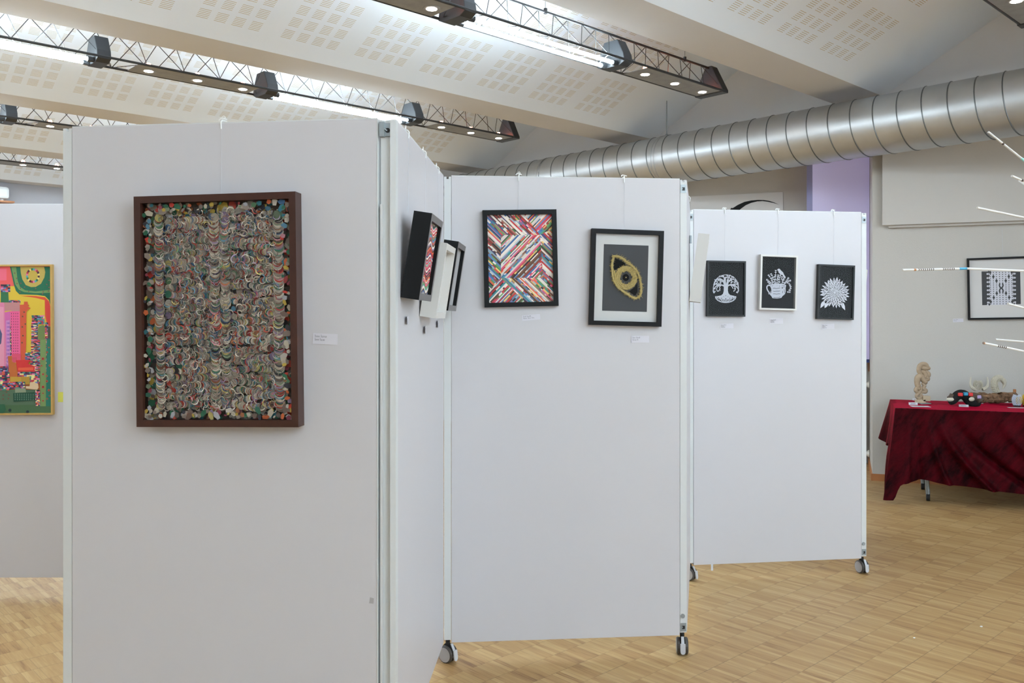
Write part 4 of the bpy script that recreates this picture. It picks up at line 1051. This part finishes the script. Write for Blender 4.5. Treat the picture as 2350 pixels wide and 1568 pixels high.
# ------------------------------------------------------------------ caption cards
def caption(label, P, corners, lines, off=.0035, name='caption_card', curl=.004):
    root, a, dr, n, L = P
    q = [pp(P, *c, .001) for c in corners]; c = sum(q, Vector()) / 4
    wv = (q[1] - q[0] + q[2] - q[3]) / 2; hv = (q[0] - q[3] + q[1] - q[2]) / 2; w_, h_ = wv.length / 2, hv.length / 2
    roll = atan2(wv.z, sqrt(wv.x ** 2 + wv.y ** 2))
    mtx = Matrix.Translation(c) @ Matrix.Rotation(atan2(dr.y, dr.x), 4, 'Z') @ Matrix.Rotation(-roll, 4, 'Y')
    t = thing(name, label, 'card', group='caption cards beside the pictures', mtx=mtx)
    b = MB(); b.hexa([(-w_, -.001, -h_), (w_, -.001, -h_), (w_, .0004, -h_), (-w_, .0004, -h_)], [(-w_, -.0012, h_), (w_, -.001, h_), (w_, .0004, h_), (-w_, .0004, h_)]); b.build('paper', 'card', t)
    b = MB()
    for i, ln in enumerate(lines):       # rows of small letter strokes
        z = h_ * (.42 - i * (.62 if len(lines) == 2 else .46)); x = -w_ * .84; ch = h_ * .15
        for wl in ln:
            for k in range(wl):
                hh = ch * (1.7 if k == 0 or rnd.random() < .15 else 1)
                b.flat([(x, -.0016, z - ch), (x + w_ * .028, -.0016, z - ch), (x + w_ * .028, -.0016, z - ch + hh * 2), (x, -.0016, z - ch + hh * 2)])
                if rnd.random() < .6: zz = z - ch + hh * rnd.choice((0, .9)); b.flat([(x, -.0016, zz), (x + w_ * .055, -.0016, zz), (x + w_ * .055, -.0016, zz + ch * .5), (x, -.0016, zz + ch * .5)])
                x += w_ * .070
            x += w_ * .075
    b.build('print', 'ink', t)
caption('white caption card right of the dark-framed mosaic picture', P1, [(718, 766), (776, 766), (773, 793), (719, 788)], [(6, 7), (5, 6)])
caption('tilted white caption card below the chevron picture', P2, [(1197, 724), (1239, 721), (1240, 733), (1199, 737)], [(5, 6), (6, 5, 4)])
caption('white caption card below the straw eye picture', P2, [(1448, 771), (1489, 771), (1490, 786), (1449, 787)], [(5, 6), (6, 2)])
caption('white caption card below the round tree papercut', P3, [(1652, 743), (1683, 743), (1683, 753), (1652.5, 755)], [(5, 5), (7,), (9,)])
caption('white caption card below the jug papercut', P3, [(1766, 731), (1797, 731), (1797, 743), (1766, 744)], [(5, 5), (8,), (8,)])
caption('white caption card below the dahlia papercut', P3, [(1885, 744), (1915, 743.5), (1914, 754.5), (1885, 756)], [(5, 5), (7,), (9,)])
caption('white caption card left of the lace picture', RW, [(2187, 732), (2211, 731), (2211, 739), (2187, 740)], [(5, 6), (8,)])
for (px, py), nm in (((933, 735), 'nearest black box frame'), ((974, 757), 'white box frame'), ((1003, 744), 'farthest black box frame')):
    p = pp(PE, px, py, .001); s = (p - PE[1]).dot(PE[2]); root, a, dr, n, L = PE
    mtx = Matrix.Translation(a + dr * s + n * .001 + Vector((0, 0, p.z))) @ Matrix.Rotation(atan2(dr.y, dr.x), 4, 'Z')
    t = thing('caption_card', 'small caption card seen edge-on below the ' + nm, 'card', group='caption cards beside the pictures', mtx=mtx)
    b = MB(); b.hexa([(-.035, -.009, -.013), (.035, -.001, -.013), (.035, 0, -.013), (-.035, -.008, -.013)], [(-.035, -.009, .013), (.035, -.001, .013), (.035, 0, .013), (-.035, -.008, .013)]); b.build('paper', 'card', t)
    b = MB(); b.hexa([(-.0352, -.0095, -.013), (-.030, -.0087, -.013), (-.030, -.0082, -.013), (-.0352, -.0088, -.013)], [(-.0352, -.0095, .006), (-.030, -.0087, .006), (-.030, -.0082, .006), (-.0352, -.0088, .006)]); b.build('print', 'ink', t)

# small scraps
def scrap(name, label, cat, P, corners, m):
    q = [pp(P, *c, .0006) for c in corners]; b = MB(); b.prism(q, -P[3] * .0005 * 1); o = b.build(name, m); tag(o, label, cat)
scrap('tape_scrap', 'scrap of grey tape near lower right edge of front panel', 'tape', P1, [(849, 1371), (858, 1374), (857, 1386), (847, 1385)], 'tape')
scrap('sticky_note', 'yellow note strip beside the city painting on far left panel', 'note', P0, [(133, 900), (150, 900), (150, 923), (133, 923)], 'yellow')
b = MB(); p = pp(P3, 1634, 1297, .002); b.box(p.x - .006, p.x + .006, p.y - .001, p.y, p.z - .032, p.z + .004); o = b.build('tape_tail', 'cord'); tag(o, 'pale strip of tape hanging under the papercut panel', 'tape')
for i, (px, py, lb) in enumerate(((2252, 1438, 'larger white paper crumb on the open parquet'), (2098, 1464, 'smaller white paper crumb on the parquet toward the panels'))):
    p = on_plane(px, py, Vector((0, 0, .004)), Vector((0, 0, 1))); b = MB(); b.ball((p.x, p.y, .0035), .0045 - .001 * i, 7, 5, sc=(1.6, 1, .7)); o = b.build('paper_crumb', 'white'); tag(o, lb, 'paper', 'paper crumbs on the floor')

# ------------------------------------------------------------------ table with red velvet cloth
TZ = .755
TA = Vector((3.085, 6.90, 0)); TL, TD = 1.85, .80
tm = Matrix.Translation(TA) @ Matrix.Rotation(radians(-21), 4, 'Z')
# local x along the front edge, local y away from the camera
t = thing('folding_table', 'wheeled table mostly hidden beneath the red velvet cloth', 'table', mtx=tm)
b = MB(); b.box(.02, TL - .02, .02, TD - .02, TZ - .032, TZ - .004); b.build('tabletop', 'greyplastic', t)
for x in (.24, TL - .24):
    for y in (.16, TD - .16):
        b = MB(); b.cyl((x - .05, y, TZ - .03), (x, y, .05), .017, n=10, mi=0); b.cyl((x - .013, y, .03), (x + .013, y, .03), .03, n=14, mi=1); b.build('leg', ['steel', 'dark'], t, True)
t = thing('velvet_tablecloth', 'dark red velvet cloth draped over the exhibit table by grey wall', 'tablecloth', mtx=tm)
b = MB(); nu, nv = 120, 44
def gauss(x, m_, s): return math.exp(-((x - m_) / s) ** 2)
def cloth_pt(side, s, v):
    """side f/l/r; s runs along that side, v from 0 at the edge to 1 at the hem"""
    if side == 'f':
        x = s * TL; e0 = gauss(s, 0, .055); e1 = gauss(s, 1, .055)
        hem = .155 + .02 * sin(s * 9) - .125 * max(gauss(s, .0, .017), e1) - .0 * s + .03 * gauss(s, .1, .05)
        z = TZ - (TZ - hem) * v
        out = .012 + .03 * v ** 1.2
        out += .05 * v * e0 + .04 * v * e1
        for c0, c1, wd, am in ((.05, .045, .014, .016), (.085, .09, .014, -.014), (.12, .20, .016, .02), (.16, .36, .026, .030), (.22, .55, .035, -.028), (.40, .72, .035, .030), (.52, .93, .04, -.022), (.68, 1.05, .035, .025), (.85, 1.12, .04, .02)):
            c = c0 + (c1 - c0) * v ** 1.8
            out += 2.6 * am * gauss(s, c, wd * .68) * min(1, v * 1.8) * (.4 + .6 * v)
        out += .004 * v * sin(40 * s + 6 * v)
        return (x - .03 * v * e0, -out, z)
    y = s * TD; e0 = gauss(s, 0, .12)
    hem = .43 + .03 * sin(s * 7) - .40 * gauss(s, 0, .08) - .03 * s
    z = TZ - (TZ - hem) * v
    out = .012 + .035 * v + .045 * v * gauss(s, .95, .1) + .018 * v * sin(s * 14 + 1) + .03 * v * e0
    x = -out if side == 'l' else TL + out
    return (x, y - .03 * v * e0 - .012 * v * (1 - s), z)
def grid(fn, n, m_):
    vs = [fn(i / n, j / m_) for i in range(n + 1) for j in range(m_ + 1)]
    fs = [(i * (m_ + 1) + j, (i + 1) * (m_ + 1) + j, (i + 1) * (m_ + 1) + j + 1, i * (m_ + 1) + j + 1) for i in range(n) for j in range(m_)]
    b.add(vs, fs)
grid(lambda s, v: (-.012 + s * (TL + .024), -.012 + v * (TD + .012), TZ + .0008 * sin(s * 40)), 40, 20)
grid(lambda s, v: cloth_pt('f', s, v), nu, nv); grid(lambda s, v: cloth_pt('l', s, v), 40, nv); grid(lambda s, v: cloth_pt('r', s, v), 40, nv)
# rolled bunch at the two front corners
for xx, sg in ((0, -1), (TL, 1)):
    def corner(s, v):
        L_, F_ = (Vector(cloth_pt('l' if sg < 0 else 'r', 0, v)), Vector(cloth_pt('f', 0 if sg < 0 else 1, v)))
        return L_.lerp(F_, s) + Vector((sg, -1, 0)) * (.004 + .034 * v ** 1.3) * sin(pi * s)
    grid(corner, 12, nv)
o = b.build('cloth', 'velvet', t, True)
wm = o.modifiers.new('weld', 'WELD'); wm.merge_threshold = .006
def tp(px, py, z=TZ): return on_plane(px, py, Vector((0, 0, z)), Vector((0, 0, 1)))
def tl(name, label, cat, px, py, rz=0, group=None):
    p = tp(px, py); return thing(name, label, cat, (p.x, p.y, TZ + .001), (0, 0, rz), group), (p - Vector((0, 0, ZC))).y / FPX    # second value: metres per pixel there
# knotted wooden sculpture
t, k = tl('knot_sculpture', 'tall pale wood sculpture of knotted rings on red table', 'sculpture', 2113, 927)
def S3(x, y, y2=0): return ((x - 410) / 8.103 * k, y2, (850 - y) / 8.103 * k)
b = MB()
for pts, r in (([(430, 330), (375, 250), (385, 160), (440, 115), (510, 130), (520, 190), (470, 200)], .034), ([(440, 180), (500, 195), (555, 190)], .034), ([(430, 250), (470, 270), (500, 330), (450, 350)], .032), ([(510, 250), (555, 290), (545, 340), (500, 330)], .030), ([(480, 360), (530, 360), (545, 400), (500, 405)], .028),
               ([(370, 560), (345, 470), (355, 370), (410, 340), (440, 390), (490, 450)], .044), ([(345, 480), (380, 550)], .04), ([(450, 480), (480, 520), (455, 545)], .026), ([(460, 570), (500, 600), (490, 630), (440, 630)], .030), ([(340, 540), (320, 600), (345, 640)], .030), ([(330, 700), (370, 650), (410, 600)], .03), ([(330, 720), (375, 750), (430, 700)], .026)):
    q = spline([(p[0], p[1]) for p in pts], 5); b.tube([S3(*p) for p in q], [r * .58 * (.75 + .25 * sin(pi * i / (len(q) - 1))) for i in range(len(q))], 10)
    for e in (q[0], q[-1]): b.ball(S3(*e), r * .50, 8, 6)
b.build('knotted_rings', 'woodpale', t, True)
b = MB(); b.cyl(S3(405, 850), S3(400, 470), .006, n=8); b.cyl(S3(425, 850), S3(425, 540), .005, n=8); b.box(*[S3(440, 0)[0], S3(570, 0)[0], -.02, .03, S3(0, 800)[2], S3(0, 705)[2]]); b.box(S3(320, 0)[0], S3(480, 0)[0], -.02, .02, .009, .035)
b.build('wooden_stand', 'woodlight', t)
b = MB(); b.prism([(S3(360, 0)[0], -.06, 0), (S3(575, 0)[0], -.03, 0), (S3(575, 0)[0], .05, 0), (S3(380, 0)[0], .05, 0)], (0, 0, .008)); b.build('base_plate', 'greyplastic', t)
# black textile creature with beads
t, k = tl('bead_creature', 'arched black textile piece with striped ends and coloured beads', 'sculpture', 2213, 934)
def S3(x, y, y2=0): return ((x - 1230) / 8.103 * k, y2, (905 - y) / 8.103 * k + .020)
b = MB(); q = spline([(950, 875), (1030, 830), (1090, 750), (1180, 720), (1260, 760), (1330, 850), (1430, 880), (1520, 890)], 5); b.tube([(*S3(*p)[:2], max(S3(*p)[2], .022)) for p in q], [.018 + .022 * sin(pi * i / (len(q) - 1)) ** .6 for i in range(len(q))], 12); b.build('black_body', 'blackcloth', t, True)
b = MB(); q = spline([(1300, 780), (1380, 760), (1450, 780), (1500, 830)], 5); b.tube([S3(p[0], p[1], -.02) for p in q], [.034] * len(q), 10); q = spline([(940, 800), (980, 770), (1010, 720)], 4); b.tube([S3(*p) for p in q], .02, 8); b.build('striped_end', 'stripe', t, True)
for (x, y), m_ in (((1105, 715), 'red'), ((1200, 705), 'cyan'), ((1290, 715), 'red'), ((1445, 760), 'mauve')):
    b = MB(); p = S3(x, y, -.045); b.box(p[0] - .018, p[0] + .018, p[1] - .01, p[1] + .012, p[2] - .014, p[2] + .014); b.build('bead', m_, t, bevel=.006)
b = MB(); b.ball(S3(970, 815, -.01), .03, 8, 6, sc=(1.3, .7, .6)); b.ball(S3(1300, 800, -.055), .02, 8, 6, sc=(1.2, .5, .9)); b.build('pale_shell', 'cream', t, True)
# bark log
t, k = tl('bark_log', 'long rough brown bark log lying at back of red table', 'log', 2273, 927)
def S3(x, y, y2=0): return ((x - 1720) / 8.103 * k, y2, (870 - y) / 8.103 * k)
b = MB(); rr = random.Random(3)
for pts, r in (([(1190, 680), (1400, 740), (1600, 800), (1900, 800), (2130, 780)], .045), ([(1180, 660), (1350, 650), (1640, 650), (1820, 700)], .022), ([(1400, 800), (1650, 830), (1900, 840)], .032), ([(1900, 700), (2050, 680), (2170, 690)], .05), ([(1560, 740), (1760, 700), (1880, 730)], .04)):
    q = spline(pts, 8); b.tube([S3(p[0] + rr.uniform(-12, 12), p[1] + rr.uniform(-10, 10), rr.uniform(-.012, .012) + (.03 if r < .03 else 0)) for p in q], [r * rr.uniform(.6, 1.2) for _ in q], 9)
mn = min(v.z for v in b.v); mx_ = max(v.z for v in b.v)
for v in b.v: v.z = (v.z - mn) * .098 / (mx_ - mn) + rr.uniform(-.003, .003) + .003; v.x += rr.uniform(-.004, .004)
b.build('bark', 'bark', t)
b = MB(); p = S3(2195, 650, .02); b.cyl((p[0], p[1], .04), (p[0], p[1], p[2] + .02), .012, n=8); b.build('twig_stub', 'oak', t)
# folded paper vessels standing on the log
def folded(b, c, r, n=14, rows=7, sc=(1, 1, 1)):
    for i in range(rows):
        for j in range(n):
            a_ = 2 * pi * (j + .5 * (i % 2)) / n; z = -1 + 2 * (i + .5) / rows; q = sqrt(max(.15, 1 - z * z * .7))
            p = Vector(c) + Vector((r * q * cos(a_) * sc[0], r * q * sin(a_) * sc[1], r * z * sc[2])); o_ = Vector((cos(a_), sin(a_), 0))
            tg = Vector((-sin(a_), cos(a_), 0)); wd = r * 2.6 / n
            b.add([p - tg * wd * .6 - Vector((0, 0, r * .22 * sc[2])), p + tg * wd * .6 - Vector((0, 0, r * .22 * sc[2])), p + o_ * r * .16 + Vector((0, 0, r * .2 * sc[2])), p - o_ * r * .25], [(0, 1, 2), (0, 2, 3), (1, 3, 2), (0, 3, 1)])
t, k = tl('folded_paper_bowl', 'cream folded paper bowl with wing handles, left on log', 'paper craft', 2247, 925)
def S3(x, y, y2=0): return ((x - 1520) / 8.103 * k, y2, (640 - y) / 8.103 * k + .114)
b = MB(); folded(b, S3(1500, 560), .036, 16, 8, (1, .8, 1.05)); b.build('bowl', 'cream', t)
for sx in (-1, 1):
    b = MB(); q = spline([(1520 + sx * 60, 640), (1520 + sx * 140, 600), (1520 + sx * 165, 520), (1520 + sx * 150, 410)], 5); n_ = len(q); b.tube([S3(*p) for p in q], [.017 * (1 - .85 * i / n_) for i in range(n_)], 7); b.build('wing', 'cream', t, True)
t, k = tl('folded_paper_tube', 'cream folded paper ring curving over the log, open end right', 'paper craft', 2291, 925)
def S3(x, y, y2=0): return ((x - 1870) / 8.103 * k, y2, (640 - y) / 8.103 * k + .114)
b = MB(); n_ = 18
q = spline([(1860, 720), (1800, 600), (1800, 480), (1860, 430), (1920, 440)], 5); m_ = len(q)
for i in range(m_ - 1):
    for s in range(12):
        a_ = 2 * pi * s / 12; c = Vector(S3(*q[i])); c2 = Vector(S3(*q[i + 1])); d_ = (c2 - c).normalized(); sx_ = Vector((0, 1, 0)); sy_ = d_.cross(sx_); o_ = sx_ * cos(a_) + sy_ * sin(a_); r = .024
        b.add([c + o_ * r, c + o_ * r * 1.3 + d_ * .010, c + (sx_ * cos(a_ + .5) + sy_ * sin(a_ + .5)) * r, c2 + o_ * r * .9], [(0, 1, 2), (1, 3, 2), (0, 3, 1)])
b.tube([S3(*p) for p in q], [.023] * m_, 12); b.build('folded_body', 'cream', t)
b = MB(); q = spline([(1900, 440), (1960, 470), (1985, 540), (1950, 630)], 6); b.tube([S3(p[0], p[1], .0) for p in q], [.012, .016, .018, .020, .021, .022, .022, .022, .021, .020, .019, .017, .015, .013, .012, .010, .008, .006, .004][:len(q)], 10); b.build('open_end', 'cream', t, True)
# origami owls
for (px, lb, mm) in ((2334, 'white and yellow folded paper owl at right end of table', 'paperblue'), (2356, 'yellow folded paper owl cut off by right image edge', 'paperyellow')):
    t, k = tl('paper_owl', lb, 'paper craft', px, 934, group='folded paper owls')
    b = MB(); folded(b, (0, 0, .052), .035, 16, 9, (1, .9, 1.25)); b.build('body', mm, t)
    b = MB(); folded(b, (.008, -.012, .055), .026, 12, 6, (.9, .8, 1.1)); b.build('belly', 'paperyellow', t)
    b = MB(); b.cyl((0, 0, 0), (0, 0, .014), .026, n=16); b.build('foot', 'dark', t)
# paper cards on the cloth
def tcard(label, px, py, wpx, hpx, rz, standing=False):
    t, k = tl('table_card', label, 'card', px, py, radians(rz), 'cards lying on the red table')
    w2 = wpx * k / 2; b = MB()
    if standing: b.prism([(-w2, 0, 0), (w2, 0, 0), (w2, .012, hpx * k), (-w2, .012, hpx * k)], (0, .002, 0))
    else: b.box(-w2, w2, -hpx * k / 2, hpx * k / 2, 0, .0015)
    b.build('paper', 'card', t)
    b = MB()
    if standing: b.prism([(-w2 * .6, -.0005, hpx * k * .4), (w2 * .5, -.0005, hpx * k * .4), (w2 * .5, .0035, hpx * k * .6), (-w2 * .6, .0035, hpx * k * .6)], (0, .001, 0))
    else: b.box(-w2 * .6, w2 * .4, -.004, .002, .0016, .0018)
    b.build('print', 'ink', t)
tcard('white card propped in front of the knotted sculpture', 2096, 930, 19, 5.5, -15, True)
tcard('white card lying flat nearest the table edge by sculpture', 2112, 933.5, 40, 26, -12)
tcard('white card behind the knotted sculpture at its left', 2101, 919.5, 12, 4, -20, True)
tcard('small standing white card before the black beaded piece', 2212, 934.5, 20, 5, -18, True)
tcard('small white card between beaded piece and bark log', 2252, 927, 8, 5, -18, True)
tcard('white card lying under the white and yellow owl', 2332, 936.5, 34, 14, -15)

# ------------------------------------------------------------------ sculpture of paper sticks reaching in from the right
SD = 2.5
ctr = at(2660, 640, SD)
t = thing('stick_sculpture', 'burst of thin white paper sticks reaching in from right edge', 'sculpture', (ctr.x, ctr.y, 0))
o_ = Vector((ctr.x, ctr.y, 0))
def stick(pts, Dtip, bands=()):
    k = len(pts); P = [at(x, y, Dtip + (SD - Dtip) * (i / k)) - o_ for i, (x, y) in enumerate(pts)]
    d_ = ctr - o_
    b = MB(); b.tube(P + [d_], .0031, 8, mi=0)
    for f0, f1, m_ in bands:
        p0, p1 = P[0].lerp(P[1], f0), P[0].lerp(P[1], f1); b.cyl(p0, p1, .0034, n=8, mi=m_)
    b.build('stick', ['stick', 'red_dot', 'cyan', 'oak', 'brown'], t, True)
stick([(2268, 303), (2356, 373)], 2.45, ((.36, .40, 4), (.86, .99, 1)))
stick([(2322, 404), (2360, 420)], 2.40, ((.55, .65, 4),)); stick([(2339, 415), (2362, 430)], 2.6)
stick([(2243, 477), (2352, 500)], 2.35)
stick([(2071, 620), (2218, 616.5), (2352, 622)], 2.3, ((.17, .20, 3), *[(.24 + .032 * i_, .25 + .032 * i_, 4) for i_ in range(8)], *[(.62 + .028 * i_, .63 + .028 * i_, 4) for i_ in range(7)], (.88, 1.0, 2)))
stick([(2313, 697), (2354, 708)], 2.4); stick([(2285, 779.5), (2354, 785)], 2.5)
stick([(2257, 787.5), (2310, 798), (2352, 807)], 2.35, ((.0, .03, 3), *[(.60 + .08 * i_, .64 + .08 * i_, 4) for i_ in range(5)]))
b = MB(); b.ball(ctr - o_, .03); b.build('core', 'stick', t, True)
b = MB(); b.cyl((0, 0, .02), (0, 0, ctr.z - .02), .012, n=12); b.cyl((0, 0, 0), (0, 0, .02), .16, n=28); b.build('stand', 'truss_black', t, True)

# ------------------------------------------------------------------ device on a wall shelf far left
pw = W(0, ROOM_D1, 0); VN = -V
def lw(px, py, off): return on_plane(px, py, pw - V * off, V)
t0 = lw(10, 465, .18)
t = thing('wall_shelf', 'small wooden shelf on far left wall above the panel', 'shelf', t0)
a_ = lw(32, 466, .30) - t0
b = MB(); q = [U * a_.dot(U) - V * .16, U * (a_.dot(U) - .55) - V * .16, U * (a_.dot(U) - .55) + V * .175, U * a_.dot(U) + V * .175]
b.hexa([p + Vector((0, 0, -.012)) for p in q], [p + Vector((0, 0, .012)) for p in q]); b.build('board', 'oak', t)
b = MB(); c_ = U * (a_.dot(U) - .24); b.cyl(c_ + Vector((0, 0, -.06)), c_ + Vector((0, 0, -.012)), .03, n=10); b.build('bolt', 'steel', t)
t = thing('white_device', 'white rounded device standing on the far left wall shelf', 'appliance', t0 + Vector((0, 0, .0125)))
b = MB(); e1 = (lw(21, 445, .25) - t0).dot(U); hh = lw(10, 430, .2).z - t0.z - .012
q = [U * e1 - V * .11, U * (e1 - .45) - V * .11, U * (e1 - .45) + V * .12, U * e1 + V * .12]
b.hexa([p + Vector((0, 0, .03)) for p in q], [p + Vector((0, 0, hh)) for p in q]); b.build('housing', 'white', t, bevel=.04)
b = MB()
for s in (.08, .37):
    c_ = U * (e1 - s); b.cyl(c_, c_ + Vector((0, 0, .035)), .03, n=10)
b.build('feet', 'white', t)
